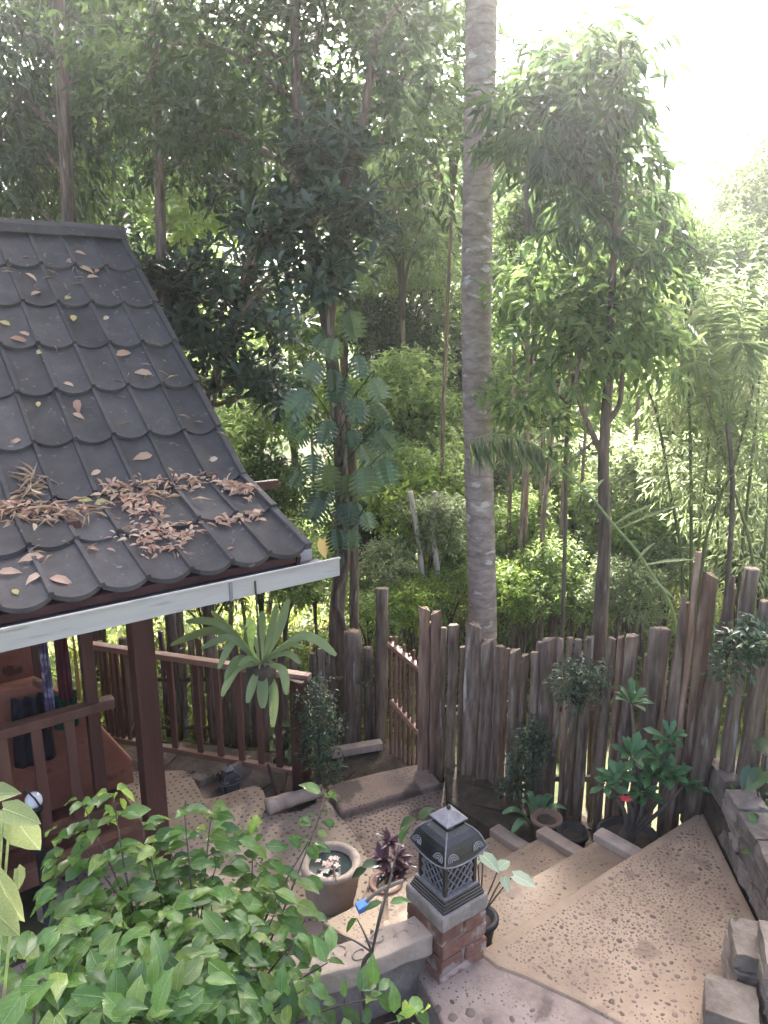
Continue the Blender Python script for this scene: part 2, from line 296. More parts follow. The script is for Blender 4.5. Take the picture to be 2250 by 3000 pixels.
def cloud_mesh(name, mat, P, D, S, N, L, Wd, tmpl):
    tv, tf = tmpl; n = len(P)
    v = P[:, None]+tv[None, :, 0, None]*(D*L[:, None])[:, None]+tv[None, :, 1, None]*(S*Wd[:, None])[:, None]+tv[None, :, 2, None]*(N*L[:, None])[:, None]
    f = (tf[None]+(np.arange(n)*len(tv))[:, None, None]).reshape(-1, 3)
    me = bpy.data.meshes.new(name); me.vertices.add(n*len(tv)); me.vertices.foreach_set('co', v.astype(np.float32).ravel())
    me.loops.add(f.size); me.loops.foreach_set('vertex_index', f.astype(np.int32).ravel())
    me.polygons.add(len(f)); me.polygons.foreach_set('loop_start', np.arange(0, f.size, 3, dtype=np.int32)); me.polygons.foreach_set('loop_total', np.full(len(f), 3, np.int32))
    if len(tv) > 4:
        uv = me.uv_layers.new(name='UVMap'); q = np.tile(tv[:, :2], (n, 1))[f.ravel()]; uv.data.foreach_set('uv', q.astype(np.float32).ravel())
    me.materials.append(mat); me.update(calc_edges=True); return me
def rnd(n): return _n(RNG.normal(size=(n, 3)))
def in_ellipsoids(ells, n, pw=.45):
    vol = np.array([e[1][0]*e[1][1]*e[1][2] if hasattr(e[1], '__len__') else e[1]**3 for e in ells])**.8
    k = RNG.choice(len(ells), n, p=vol/vol.sum()); d = rnd(n); r = RNG.random(n)**pw
    C = np.array([tuple(e[0]) for e in ells])[k]; R = np.array([e[1] if hasattr(e[1], '__len__') else (e[1],)*3 for e in ells])[k]
    return C+d*r[:, None]*R, d
def twigs(lv, C, O, k, L, wr, tl, up=.2, droop=.3, spread=.8, jit=.25):
    """k leaves along each twig of length tl starting at C, growing towards O."""
    n = len(C); T = _n(O*.7+rnd(n)*.7+np.array((0, 0, up)))
    for j in range(k):
        f = (j+.5)/k; A = _n(np.cross(T, rnd(n))); P = C+T*tl*f+A*tl*.04
        D = _n(T*(1-spread*.6)+A*spread+np.array((0, 0, -droop))); N = _n(np.array((0, 0, 1.))+rnd(n)*.55)
        l_ = L*(1+jit*(RNG.random(n)*2-1)); lv.add(P, D, N, l_, l_*wr)
def rosettes(lv, C, O, k, L, wr, up=.7, open_=.9, droop=.1):
    n = len(C); T = _n(O*.7+rnd(n)*.4+np.array((0, 0, up))); a = _n(np.cross(T, rnd(n))); b = np.cross(T, a)
    for j in range(k):
        th = j*2.4+RNG.random(n)*.5; A = a*np.cos(th)[:, None]+b*np.sin(th)[:, None]
        tilt = open_*(1.15-.75*j/k); D = _n(A*tilt+T*(1.2-tilt)+np.array((0, 0, -droop))); N = _n(T*1.1-A*.15+rnd(n)*.12)
        l_ = L*(1+.22*(RNG.random(n)*2-1)); lv.add(C+rnd(n)*.01, D, N, l_, l_*wr)
def leaf_template(name, mat, tmpl, wr):
    z = np.zeros((1, 3)); return cloud_mesh(name, mat, z, np.array([(1., 0, 0)]), np.array([(0, 1., 0)]), np.array([(0, 0, 1.)]), np.array([1.]), np.array([wr]), tmpl)
def leaf_parts(parent, lv, mat, tmpl, wr, most=300, name='leaf', rest='foliage'):
    """the leaves nearest the camera as parts of their own, the rest joined."""
    P, D, S, N, L, Wd = lv.arrays(); d = np.linalg.norm(P-np.array(CAM), axis=1)/L; o = np.argsort(d)
    me = leaf_template(name, mat, tmpl, wr); base = wloc(parent)
    for i in o[:most]:
        m = Matrix(((D[i][0], S[i][0], N[i][0], P[i][0]-base.x), (D[i][1], S[i][1], N[i][1], P[i][1]-base.y), (D[i][2], S[i][2], N[i][2], P[i][2]-base.z), (0, 0, 0, 1)))
        q = link(name, me, parent); q.matrix_basis = m @ Matrix.Scale(L[i], 4)
    if len(P) > most: tag(link(rest, lv.mesh(rest, mat, tmpl, base, o[most:]), parent), kind='stuff')
def bez(pts, n=10):
    """a smooth line through the points"""
    pts = [Vector(p) for p in pts]; out = []; m = len(pts)
    for i in range(m-1):
        p0, p1, p2, p3 = pts[max(i-1, 0)], pts[i], pts[i+1], pts[min(i+2, m-1)]
        for k in range(n):
            t = k/n; out.append(.5*((2*p1)+(-p0+p2)*t+(2*p0-5*p1+4*p2-p3)*t*t+(-p0+3*p1-3*p2+p3)*t**3))
    return out+[pts[-1]]
def stem(mb, pts, r0, r1, n=8, k=5, jit=0):
    p = bez(pts, k); m = len(p); mb.tube(p, [r0+(r1-r0)*i/(m-1) for i in range(m)], n, jit=jit); return p

# ================================================================== THE SETTING
from mathutils import noise as mnoise
HP = [(-60, -.15), (6.3, -.15), (7.5, -.35), (13, -1.0), (20, -1.5), (28, -.6), (42, 3.2), (60, 7), (100, 10)]
def hgt(X, Y):
    ys = [p[0] for p in HP]; zs = [p[1] for p in HP]; z = float(np.interp(Y, ys, zs))
    k = max(0, min(1, (Y-7)/8)); z += k*(mnoise.noise(Vector((X*.12, Y*.12, 3)))*1.1)
    if X > 6: z += .06*(X-6)*k
    return z
def cf(X, Y): return RT*X+FW*Y                           # camera-aligned plan coordinates to world
g = MB(); xs = list(np.linspace(-90, -20, 8))+list(np.linspace(-18, 18, 37))+list(np.linspace(20, 90, 8)); ys = list(np.linspace(-30, 4, 6))+list(np.linspace(5, 40, 36))+list(np.linspace(44, 100, 12))
vs = []
for y in ys:
    for x in xs: p = cf(x, y); vs.append((p.x, p.y, hgt(x, y)))
nx = len(xs); g.add(vs, [(j*nx+i, j*nx+i+1, (j+1)*nx+i+1, (j+1)*nx+i) for j in range(len(ys)-1) for i in range(nx-1)])
tag(g.build('ground', M['ground'], smooth=True), 'leafy forest floor sloping away beyond the pole fence', kind='structure')
def gz(p):                                              # ground height under a world point
    return hgt(p.x*RT.x+p.y*RT.y, p.x*FW.x+p.y*FW.y)

PATIO = [G(x, y, 0) for x, y in ((330, 2262), (545, 2253), (566, 2275), (598, 2337), (620, 2336), (742, 2297), (768, 2305), (784, 2345), (800, 2385), (880, 2372), (955, 2335), (990, 2378), (1045, 2450), (1100, 2560), (1000, 2760), (500, 2860), (100, 2640))]
patio = tag(MB().prism([(p.x, p.y) for p in PATIO], -.4, 0).build('patio', M['patio'], bevel=.025, seg=3), 'pale patio paving with a wavy edge and rows of dark pebbles', kind='structure')
PATH = [G(x, y, -.015) for x, y in ((930, 2320), (1000, 2290), (1240, 2252), (1330, 2290), (1450, 2350), (1500, 2470), (1420, 2560), (1250, 2680), (1000, 2720), (900, 2500))]
path = tag(MB().prism([(p.x, p.y) for p in PATH], -.4, -.015).build('path', M['path'], bevel=.01), 'brown pebbled path between the patio and the pole fence', kind='structure')
KERB = [G(x, y, .05) for x, y in ((955, 2300), (1100, 2262), (1243, 2232), (1292, 2292), (1130, 2338), (1000, 2380))]
tag(MB().prism([(p.x, p.y) for p in KERB], -.4, .05).build('path_step', M['path'], bevel=.03, seg=3), 'smooth grey brown step leading to the back gate', kind='structure')
landing_poly = [(2.22, 2.28), (4.16, 2.28), (3.43, 1.45), (2.9, .8), (2.6, .8), (2.5, 1.5), (2.40, 1.80), (2.31, 2.02), (2.235, 2.16)]
landing = tag(MB().prism(landing_poly, -.3, .70).build('landing', M['concrete'], bevel=.022, seg=3), 'tan pebbled landing at the head of the steps', kind='structure')
step_y = [2.28, 2.62, 3.0, 3.36]; step_z = [.53, .36, .19]
steps = []
for i in range(3):
    o = MB().prism([(2.22-.06*i, step_y[i]-.05), (3.66-.08*i, step_y[i]-.05), (3.62-.08*i, step_y[i+1]), (2.18-.10*i, step_y[i+1]+.02)], -.3, step_z[i]).build('step', M['concrete'], bevel=.018, seg=3)
    steps.append(tag(o, ['wet pebbled step just below the landing', 'middle pebbled step with a plank kerb', 'lowest pebbled step next to the brown path'][i], kind='structure'))
tag(MB().prism([(1.66, .8), (2.62, .8), (2.52, 1.5), (2.42, 1.80), (2.33, 2.02), (2.25, 2.2), (2.22, 2.5), (1.95, 2.5), (1.82, 2.05)], -.3, .688).build('lower_landing', M['grey_concrete'], bevel=.02, seg=3), 'grey concrete strip with black pebbles beside the landing', kind='structure')
def lumpy(poly, z, name, label, mat='soil', amp=.04, den=9):
    x0, x1 = min(p[0] for p in poly), max(p[0] for p in poly); y0, y1 = min(p[1] for p in poly), max(p[1] for p in poly)
    bm = bmesh.new(); f = bm.faces.new([bm.verts.new((p[0], p[1], z)) for p in poly])
    r = bmesh.ops.extrude_face_region(bm, geom=[f]); bmesh.ops.translate(bm, verts=[v for v in r['geom'] if isinstance(v, bmesh.types.BMVert)], vec=(0, 0, -1))
    bmesh.ops.triangulate(bm, faces=bm.faces); bmesh.ops.subdivide_edges(bm, edges=bm.edges, cuts=den)
    for v in bm.verts:
        if v.co.z > z-.01: v.co.z += mnoise.noise(v.co*5)*amp+mnoise.noise(v.co*14)*amp*.4
    bmesh.ops.recalc_face_normals(bm, faces=bm.faces)
    me = bpy.data.meshes.new(name); bm.to_mesh(me); bm.free(); me.materials.append(M[mat])
    return tag(link(name, me), label, kind='structure')
lumpy([(-.8, .4), (1.9, .4), (1.86, 2.05), (1.97, 2.5), (-.8, 2.6)], .52, 'garden_bed', 'dark soil bed in front of the low cream wall')
lumpy([(3.5, 2.2), (4.6, 1.9), (4.3, 2.6), (3.75, 4.3), (3.42, 3.9)], .16, 'fence_bed', 'dark soil bed between the steps and the pole fence')
lumpy([(4.2, 2.34), (3.48, 1.42), (3.9, .5), (6.2, .5), (6.2, 2.3)], .86, 'raised_bed', 'raised soil bed behind the grey block wall')
lumpy([(p.x, p.y) for p in (G(890, 2310, -.05), G(905, 2225, -.05), G(1150, 2170, -.05), G(1245, 2225, -.05), G(1240, 2265, -.05), G(960, 2330, -.05))], -.04, 'litter_ground', 'brown soil and leaf litter in front of the back gate', den=8, amp=.03)
lumpy([(p.x, p.y) for p in (G(150, 2330, -.06), G(250, 2190, -.06), G(560, 2170, -.06), G(905, 2215, -.06), G(895, 2330, -.06), G(800, 2420, -.06), G(600, 2420, -.06), G(380, 2340, -.06))], -.07, 'terrace_ground', 'bare brown soil under the red terrace railing', amp=.03, mat='terrace', den=10)
ledge = MB().prism([(-2.5, 3.75), (.9, 3.95), (.9, 4.25), (-2.5, 4.1)], -.3, .10).build('ledge', M['grey_concrete'], bevel=.02); tag(ledge, 'grey concrete ledge below the house floor', kind='structure')

# pebbles set into the paving
def pebble_mesh(seed, mat):
    random.seed(seed); n = 9; vs = []; fs = []
    prof = [(1.0, -.05), (.93, .12), (.6, .26)]
    jit = [1+.28*(random.random()-.5) for _ in range(n)]; el = .75+.5*random.random()
    for r, z in prof:
        for k in range(n): th = 2*PI*k/n; vs.append((r*jit[k]*math.cos(th)*el, r*jit[k]*math.sin(th)/el, z))
    vs.append((0, 0, .3))
    for i in range(2):
        for k in range(n): fs.append((i*n+k, i*n+(k+1) % n, (i+1)*n+(k+1) % n, (i+1)*n+k))
    for k in range(n): fs.append((2*n+k, 2*n+(k+1) % n, 3*n))
    return MB().add(vs, fs).mesh('pebble', mat, smooth=True)
PB = [pebble_mesh(i, M['pebble']) for i in range(5)]; PG = [pebble_mesh(20+i, M['pebble_grey']) for i in range(4)]
def inside(poly, x, y):
    c = False; j = len(poly)-1
    for i in range(len(poly)):
        a, b = poly[i], poly[j]
        if (a[1] > y) != (b[1] > y) and x < (b[0]-a[0])*(y-a[1])/(b[1]-a[1])+a[0]: c = not c
        j = i
    return c
def scatter(parent, spots, z, kinds, most=300):
    spots = sorted(spots, key=lambda q: math.hypot(q[0], q[1])/q[2]); rest = MB()
    for i, (x, y, r) in enumerate(spots):
        me = random.choice(kinds); Mx = Matrix.Translation((x, y, z)) @ Matrix.Rotation(random.random()*6.3, 4, 'Z') @ Matrix.Diagonal((r, r, r*.8, 1))
        if i < most: place('pebble', me, Mx, parent)
        else: rest.add([Mx @ v.co for v in me.vertices], [tuple(p.vertices) for p in me.polygons])
    if rest.v:
        o = rest.build('pebbles', kinds[0].materials[0], parent, smooth=True); tag(o, kind='stuff')
random.seed(3)
def poisson(poly, n, rmin, rmax, gap=1.5, edge=0):
    x0, x1 = min(p[0] for p in poly), max(p[0] for p in poly); y0, y1 = min(p[1] for p in poly), max(p[1] for p in poly); out = []; cell = {}
    for _ in range(n*12):
        if len(out) >= n: break
        x, y = random.uniform(x0, x1), random.uniform(y0, y1)
        if not inside(poly, x, y): continue
        dn = mnoise.noise(Vector((x*1.7, y*1.7, 1.5)))
        if random.random() > .85+dn*.9: continue
        r = rmin+(rmax-rmin)*random.random()**2.2; c = (int(x/.05), int(y/.05)); ok = True
        for i in (-1, 0, 1):
            for j in (-1, 0, 1):
                for q in cell.get((c[0]+i, c[1]+j), ()):
                    if math.hypot(q[0]-x, q[1]-y) < (q[2]+r)*gap: ok = False
        if ok: out.append((x, y, r)); cell.setdefault(c, []).append((x, y, r))
    return out
scatter(landing, poisson([(2.30, 2.22), (4.0, 2.22), (3.40, 1.50), (2.85, .85), (2.66, .85), (2.56, 1.5)], 1700, .0055, .0165, 1.15), .699, PB)
for i, s in enumerate(steps):
    scatter(s, poisson([(2.22-.06*i, step_y[i]), (3.5, step_y[i]), (3.46, step_y[i+1]-.04), (2.2-.06*i, step_y[i+1]-.04)], 260, .006, .013, 1.3), step_z[i]-.001, PB)
pp = [(p.x, p.y) for p in PATIO]; grid = []
for i in range(-80, 140):
    for j in range(20, 140):
        x, y = i*.058+random.uniform(-.009, .009)+.012*math.sin(j*.4), j*.055+random.uniform(-.009, .009)+.015*math.sin(i*.31)
        if inside(pp, x, y) and x*.587+y*.81 > 4.1 and random.random() > .06: grid.append((x, y, random.uniform(.009, .0145)))
scatter(patio, grid, -.001, PG)
pq = [(p.x, p.y) for p in PATH]; sp = [q for q in poisson(pq, 1300, .009, .018, 1.45) if not inside(pp, q[0], q[1])]
scatter(path, sp, -.016, PG)
lo = bpy.data.objects['lower_landing']
scatter(lo, [(q.x, q.y, r) for q, r in ((G(1283, 2955, .688), .020), (G(1327, 2980, .688), .024), (G(1378, 2968, .688), .026), (G(1430, 2990, .688), .024), (G(1325, 2935, .688), .013), (G(1500, 2985, .688), .015), (G(1230, 2985, .688), .018), (G(1560, 2960, .688), .012))], .687, PG)
# side kerbs of the steps
for i, (x0, label) in enumerate(((3.60, 'weathered plank kerb at the end of the upper step'), (3.50, 'weathered plank kerb at the end of the middle step'), (3.42, 'weathered plank kerb at the end of the lowest step'))):
    o = MB().bar((x0+.02, step_y[i]+.0, step_z[i]+.025), (x0-.01, step_y[i+1]+.02, step_z[i]+.02), .10, .06).build('plank_kerb', M['log'], bevel=.012)
    rough_up(o.data, .008, 9, i); tag(o, label, 'plank', 'plank kerbs beside the steps')

# ================================================================== THE HOUSE
house = thing('house', (0, 5.3, 0), 'small timber house with dark scalloped tile roof and pale gutter', 'house')
roof = MB(); XE = 2.48; XL = -3.4
RIDGE, KINK, EAVE = V(0, 7.74, 4.49), V(0, 5.32, 2.564), V(0, 4.35, 2.217)
def sheet(mb, ya, yb, t, dz):                            # a slab between two profile points
    a, b = ya, yb; vs = []
    for x in (XL, XE-.04):
        for p in (a, b): vs += [(x, p.y, p.z+dz), (x, p.y, p.z+dz-t)]
    mb.add(vs, [(0, 2, 6, 4), (1, 5, 7, 3), (0, 1, 3, 2), (4, 6, 7, 5), (0, 4, 5, 1), (2, 3, 7, 6)])
sheet(roof, RIDGE, KINK, .05, -.03); sheet(roof, KINK, EAVE, .05, -.03)
back = V(0, 2*RIDGE.y-KINK.y, KINK.z); back2 = V(0, 2*RIDGE.y-EAVE.y, EAVE.z)
sheet(roof, back, RIDGE, .05, 0); sheet(roof, back2, back, .05, 0)
roof = roof.build('roof', M['darkwood'], house)
# one tile: a shallow pan with a scalloped front lip and a raised rib
TW, TL = .27, .5155
def tile_mesh():
    mb = MB(); n = 10; vs = []; fs = []
    for k in range(n+1):
        x = k/n; c = 1-(2*x-1)**2; xx = x*TW; sag = -.012*c
        yl = TL+.005+.055*c
        vs += [(xx, -.03, sag-.004), (xx, yl, sag+.026), (xx, yl+.004, sag-.006)]
    for k in range(n):
        a = k*3; fs += [(a, a+3, a+4, a+1), (a+1, a+4, a+5, a+2)]
    mb.add(vs, fs)
    for (xa, xb) in ((-.013, .013),):
        rv = []
        for y, h in ((-.02, .016), (TL+.02, .046)):
            rv += [(xa-.006, y, h-.03), (xa, y, h), (xb, y, h), (xb+.006, y, h-.03)]
        mb.add(rv, [(0, 1, 5, 4), (1, 2, 6, 5), (2, 3, 7, 6), (4, 5, 6, 7)])
    return mb.mesh('tile', M['tile'])
TM = tile_mesh()
def slope_frame(a, b):
    t = (b-a).normalized(); x = Vector((1, 0, 0)); n = x.cross(t)
    if n.z < 0: n = -n
    return t, n
NCOL = 21
for a, b, nr in ((RIDGE, KINK, 6), (KINK, EAVE, 2)):
    t, n = slope_frame(a, b)
    for i in range(nr):
        for j in range(NCOL):
            o = a+t*(TL*i); x = XE-(j+1)*TW
            Mx = Matrix(((1, t.x, n.x, x), (0, t.y, n.y, o.y+n.y*.012), (0, t.z, n.z, o.z+n.z*.012), (0, 0, 0, 1)))
            Mx = Mx @ Matrix.Translation((0, random.uniform(-.007, .007), .002*((i*7+j*3) % 4))) @ Matrix.Rotation(random.uniform(-.011, .011), 4, 'Z') @ Matrix.Rotation(random.uniform(0, .01), 4, 'X')
            place('tile', TM, Mx, roof)
    for i in range(nr):                                  # verge trim along the gable edge
        o = a+t*(TL*i); e = a+t*(TL*(i+1)+.03)
        place('verge_trim', MB().bar((XE+.012, o.y+n.y*.02, o.z+n.z*.02), (XE+.012, e.y+n.y*.045, e.z+n.z*.045), .05, .05, n).mesh('verge_trim', M['tile'], bevel=.008), Matrix(), roof)
capm = MB(); prof = [(-.13, -.085), (-.10, -.01), (-.045, .035), (.045, .035), (.10, -.01), (.13, -.085)]
cv = [(x, y*(1 if x else 1.06), z+(0 if x else .008)) for x in (0, .56) for y, z in prof]
capm.add(cv, [(i, i+1, 7+i, 6+i) for i in range(5)]+[(0, 1, 2, 3, 4, 5), (11, 10, 9, 8, 7, 6)]); capm = capm.mesh('ridge_cap', M['tile'])
for j in range(11): place('ridge_cap', capm, Matrix.Translation((XE+.03-.54*(j+1), RIDGE.y, RIDGE.z+.05)), roof)
for s_ in (-1, 1):                                       # gable boards
    mb = MB()
    for a, b in (((RIDGE.y, RIDGE.z), (RIDGE.y+s_*(RIDGE.y-KINK.y), KINK.z)), ((RIDGE.y+s_*(RIDGE.y-KINK.y), KINK.z), (RIDGE.y+s_*(RIDGE.y-EAVE.y), EAVE.z))):
        mb.bar((XE-.05, a[0], a[1]-.12), (XE-.05, b[0], b[1]-.10), .03, .14)
    mb.build('gable_board', M['darkwood'], roof)
MB().bar((XE-.4, 5.45, 2.45), (XE+.42, 5.50, 2.42), .05, .07).build('purlin_end', M['darkwood'], roof)
# gutter: front, floor, back
gu = MB(); GX = 2.66; y0, y1, z0 = 4.19, 4.42, 2.045
gu.box(((XL+GX)/2, y0, z0+.06), (GX-XL, .008, .125)); gu.box(((XL+GX)/2, y0-.008, z0+.125), (GX-XL, .02, .012))
gut = gu.build('gutter', M['gutter'], house, bevel=.002)
MB().box(((XL+GX)/2-.02, (y0+y1)/2+.004, z0+.065), (GX-XL-.04, y1-y0-.012, .006)).build('gutter_channel', M['gutter_in'], gut)
MB().box(((XL+2.58)/2, y1, z0+.075), (2.58-XL, .008, .14)).build('gutter_back', M['gutter'], gut)
MB().box((GX-.004, (y0+y1)/2-.02, z0+.03), (.006, y1-y0-.06, .06)).build('gutter_end', M['gutter'], gut)
MB().box((1.86, y0-.006, z0+.06), (.02, .012, .135)).build('gutter_joint', M['lantern_edge'], gut)
# frame, floor, walls
def hb(name, x0, x1, y0, y1, z0, z1, mat, parent=None, bev=.006): return MB().box(((x0+x1)/2, (y0+y1)/2, (z0+z1)/2), (x1-x0, y1-y0, z1-z0)).build(name, M[mat], parent or house, bevel=bev)
hb('post', 1.385, 1.525, 4.68, 4.82, -.2, 2.35, 'darkwood')
hb('post', 1.12, 1.20, 4.93, 5.01, .3, 2.5, 'darkwood')
hb('post', -2.6, -2.46, 4.68, 4.82, -.2, 2.35, 'darkwood')
hb('wall_plate', -3.2, 2.3, 4.70, 4.80, 2.10, 2.22, 'darkwood')
hb('floor', -3.2, 1.38, 4.78, 9.6, .22, .30, 'darkwood')
hb('floor_beam', -3.2, 1.385, 4.70, 4.78, .20, .33, 'redwood')
wp = [(1.49, .302), (1.49, .49), (1.14, 1.10), (.90, 1.32), (-3.1, 1.32), (-3.1, .302)]
vs = [(x, 5.3, z) for x, z in wp]+[(x, 5.42, z) for x, z in wp]; n = len(wp)
MB().add(vs, [tuple(range(n)), tuple(range(n, 2*n))[::-1]]+[(i, n+i, n+(i+1) % n, (i+1) % n) for i in range(n)]).build('half_wall', M['stucco'], house, bevel=.02)
hb('wall', -3.1, 1.05, 6.3, 6.4, .302, 2.9, 'stucco'); hb('wall', 1.05, 1.13, 6.3, 9.4, .302, 3.0, 'redwood')
hb('wall', -3.16, -3.1, 4.9, 9.4, .302, 2.9, 'stucco'); hb('wall', -3.1, 1.05, 9.3, 9.4, .302, 2.9, 'stucco')
hb('foundation', -3.1, 1.3, 5.6, 9.5, -.3, .219, 'grey_concrete')
rl = thing('veranda_railing', (0, 4.95, .3), 'brown wooden veranda railing in front of the terracotta half wall', 'railing')
MB().bar((-3.0, 4.95, 1.20), (1.30, 4.95, 1.20), .09, .07).build('top_rail', M['redwood'], rl, bevel=.01)
MB().bar((-3.0, 4.95, .40), (1.30, 4.95, .40), .06, .06).build('bottom_rail', M['redwood'], rl, bevel=.008)
bal = MB().box((0, 0, 0), (.065, .04, .74)).mesh('baluster', M['redwood'], bevel=.005)
for k in range(20): place('baluster', bal, Matrix.Translation((1.0-.205*k, 4.95, .797)), rl)
# cloths hung under the eave
def cloth(name, label, mat, x0, x1, z0, z1, y, wav=.02, cat='cloth', taper=0):
    mb = MB(); nx_, nz = 14, 12; vs = []
    for j in range(nz+1):
        f = j/nz
        for i in range(nx_+1):
            g_ = i/nx_; cx = (x0+x1)/2; hw = (x1-x0)/2*(1-taper*f)
            vs.append((cx+hw*(2*g_-1), y+wav*math.sin(g_*17+f*2)*(1-.5*f)+.01*math.sin(f*9+g_*4), z1+(z0-z1)*f-.02*math.sin(g_*3.1)))
    mb.add(vs, [(j*(nx_+1)+i, j*(nx_+1)+i+1, (j+1)*(nx_+1)+i+1, (j+1)*(nx_+1)+i) for j in range(nz) for i in range(nx_)])
    o = mb.build(name, M[mat], smooth=True); sm = o.modifiers.new('thickness', 'SOLIDIFY'); sm.thickness = .004
    return tag(o, label, cat)
def PY(px, py, y):                                      # point on the vertical plane y
    r = ray(px, py); return CAM+r*(y/r.y)
a, b = PY(112, 1900, 5.12), PY(166, 2110, 5.12); cloth('sarong', 'purple printed cloth hanging under the eave', 'purple', a.x, b.x, b.z, 2.1, 5.12, taper=.2)
a, b = PY(160, 1900, 5.14), PY(214, 2040, 5.14); cloth('towel', 'dark maroon towel hanging beside the purple cloth', 'maroon', a.x, b.x, b.z, 2.1, 5.14)
a, b = PY(214, 1900, 5.13), PY(236, 2040, 5.13); cloth('scarf', 'narrow mustard yellow cloth hanging at the end of the row', 'mustard', a.x, b.x, b.z, 2.1, 5.13, .008)
a, b = PY(150, 2035, 5.17), PY(232, 2118, 5.17); cloth('green_cloth', 'dark green cloth showing below the maroon towel', 'greencloth', a.x, b.x, b.z, a.z, 5.17)
a, b = PY(30, 2050, 5.22), PY(150, 2180, 5.22); cloth('black_cloth', 'black cloth draped on the terracotta half wall', 'blackcloth', a.x, b.x, b.z-.1, a.z, 5.22, .03, taper=-.2)
lp = PY(97, 2335, 4.5); bl = thing('garden_lamp', (lp.x, lp.y, -.05), 'slim dark bollard lamp with white dome before the veranda railing', 'lamp')
MB().lathe((lp.x, lp.y, 0), [(.05, -.08), (.05, -.04), (.028, -.03), (.028, lp.z-.10), (.05, lp.z-.09), (.052, lp.z-.05), (.03, lp.z-.045)], 16).build('stem', M['plastic'], bl, smooth=True)
MB().lathe((lp.x, lp.y, lp.z-.05), [(.046, 0), (.05, .02), (.047, .045), (.035, .065), (.012, .075)], 20).build('dome', M['white'], bl, smooth=True)
MB().tube([(lp.x+.03, lp.y-.053, lp.z-.06), (lp.x+.0, lp.y-.055, lp.z+.02), (lp.x-.05, lp.y-.03, lp.z+.10)], .006, 6).build('bracket', M['plastic'], bl)

# fallen leaves on the roof
def roof_pt(px, py):
    r = ray(px, py)
    for a, b in ((KINK, EAVE), (RIDGE, KINK)):
        t, n = slope_frame(a, b); k = (a-CAM).dot(n)/r.dot(n); p = CAM+r*k
        if b.y-.02 <= p.y <= a.y+.02: return p, t, n
    return p, t, n
random.seed(5); lv = {'oval': leaf_template('dry_leaf', M['dead'], OVAL, .45), 'yel': leaf_template('dry_leaf', M['deadyellow'], OVAL, .55)}
SP = [(150, 365, 62), (175, 445, 60), (330, 467, 42), (355, 565, 55), (515, 565, 45), (115, 640, 60), (100, 675, 95), (190, 733, 42), (600, 735, 88), (690, 832, 90), (325, 885, 62), (375, 990, 88), (380, 1040, 60), (185, 985, 42), (75, 1165, 60), (690, 1240, 100), (820, 1305, 64), (460, 1320, 62), (570, 1355, 30), (1030, 1250, 62), (415, 1455, 72), (500, 1470, 82), (150, 1740, 115), (50, 1805, 100), (165, 1840, 100), (300, 1850, 120), (75, 1900, 55), (450, 1690, 60), (830, 1690, 130), (1090, 1575, 70), (1240, 1520, 95), (1190, 1400, 90), (1115, 1690, 45), (390, 250, 50), (540, 1700, 45), (1200, 1450, 60), (340, 290, 60), (420, 330, 70), (450, 365, 60), (470, 335, 45), (1130, 1420, 60), (1270, 1545, 50), (20, 590, 55), (250, 1990, 26)]
for k, (x, y, s_) in enumerate(SP):
    p, t, n = roof_pt(x*.603, 600+y*.603); d = (Vector((1, 0, 0))*random.uniform(-1, 1)+t*random.uniform(-.6, .6)).normalized(); nn = (n+Vector((random.uniform(-.3, .3), random.uniform(-.3, .3), 0))).normalized(); s2 = nn.cross(d).normalized(); nn = d.cross(s2)
    L = s_*.603*(p-CAM).length/2250*.95; p = p+n*(.028+.012*random.random())-d*L/2
    o = place('dry_leaf', lv['yel' if s_ in (42, 64, 72, 82, 55, 26) else 'oval'], Matrix(((d.x, s2.x, nn.x, p.x), (d.y, s2.y, nn.y, p.y), (d.z, s2.z, nn.z, p.z), (0, 0, 0, 1))) @ Matrix.Scale(L, 4))
    tag(o, 'yellowed fallen leaf lying singly on the dark roof tiles' if s_ in (42, 64, 72, 82, 55, 26) else 'brown fallen leaf lying singly on the dark roof tiles', 'leaf', 'yellow fallen leaves on the roof' if s_ in (42, 64, 72, 82, 55, 26) else 'brown fallen leaves on the roof')
def litter(name, label, band, n, lmin, lmax, mat, wr):
    q = Leaves()
    for _ in range(n):
        (xa, ya), (xb, yb), th = random.choice(band); f = random.random(); g_ = random.gauss(0, .45)
        p, t, nn = roof_pt(xa+(xb-xa)*f, ya+(yb-ya)*f+th*g_)
        d = Vector((1, 0, 0))*random.uniform(-1, 1)+t*random.gauss(0, .5)+nn*random.uniform(-.06, .10); L = random.uniform(lmin, lmax)
        N = nn+Vector((random.gauss(0, .4), random.gauss(0, .4), random.gauss(0, .4)))
        p = p+nn*(.03+.05*random.random()*max(0, 1-abs(g_)))
        q.add(np.array([p]), np.array([d]), np.array([N]), L, L*wr)
    tag(link(name, q.mesh(name, M[mat], OVAL if mat == 'dead' else TRI2)), label, 'leaf litter', kind='stuff')
litter('leaf_litter', 'drift of brown dead leaves caught at the bend of the roof', [((290, 1455), (620, 1415), 40), ((350, 1495), (480, 1520), 45), ((0, 1500), (260, 1520), 28), ((640, 1430), (740, 1450), 14)], 420, .035, .095, 'dead', .32)
litter('straw_litter', 'dry pale straw and bamboo sheaths on the bend of the roof', [((0, 1510), (270, 1530), 30), ((300, 1470), (600, 1430), 45), ((60, 1480), (110, 1400), 20)], 150, .07, .19, 'straw', .09)
litter('leaf_drift', 'smaller drift of dead leaves on the lowest tile rows', [((330, 1590), (600, 1560), 26), ((400, 1610), (560, 1590), 30), ((640, 1545), (760, 1515), 8)], 200, .03, .08, 'dead', .34)
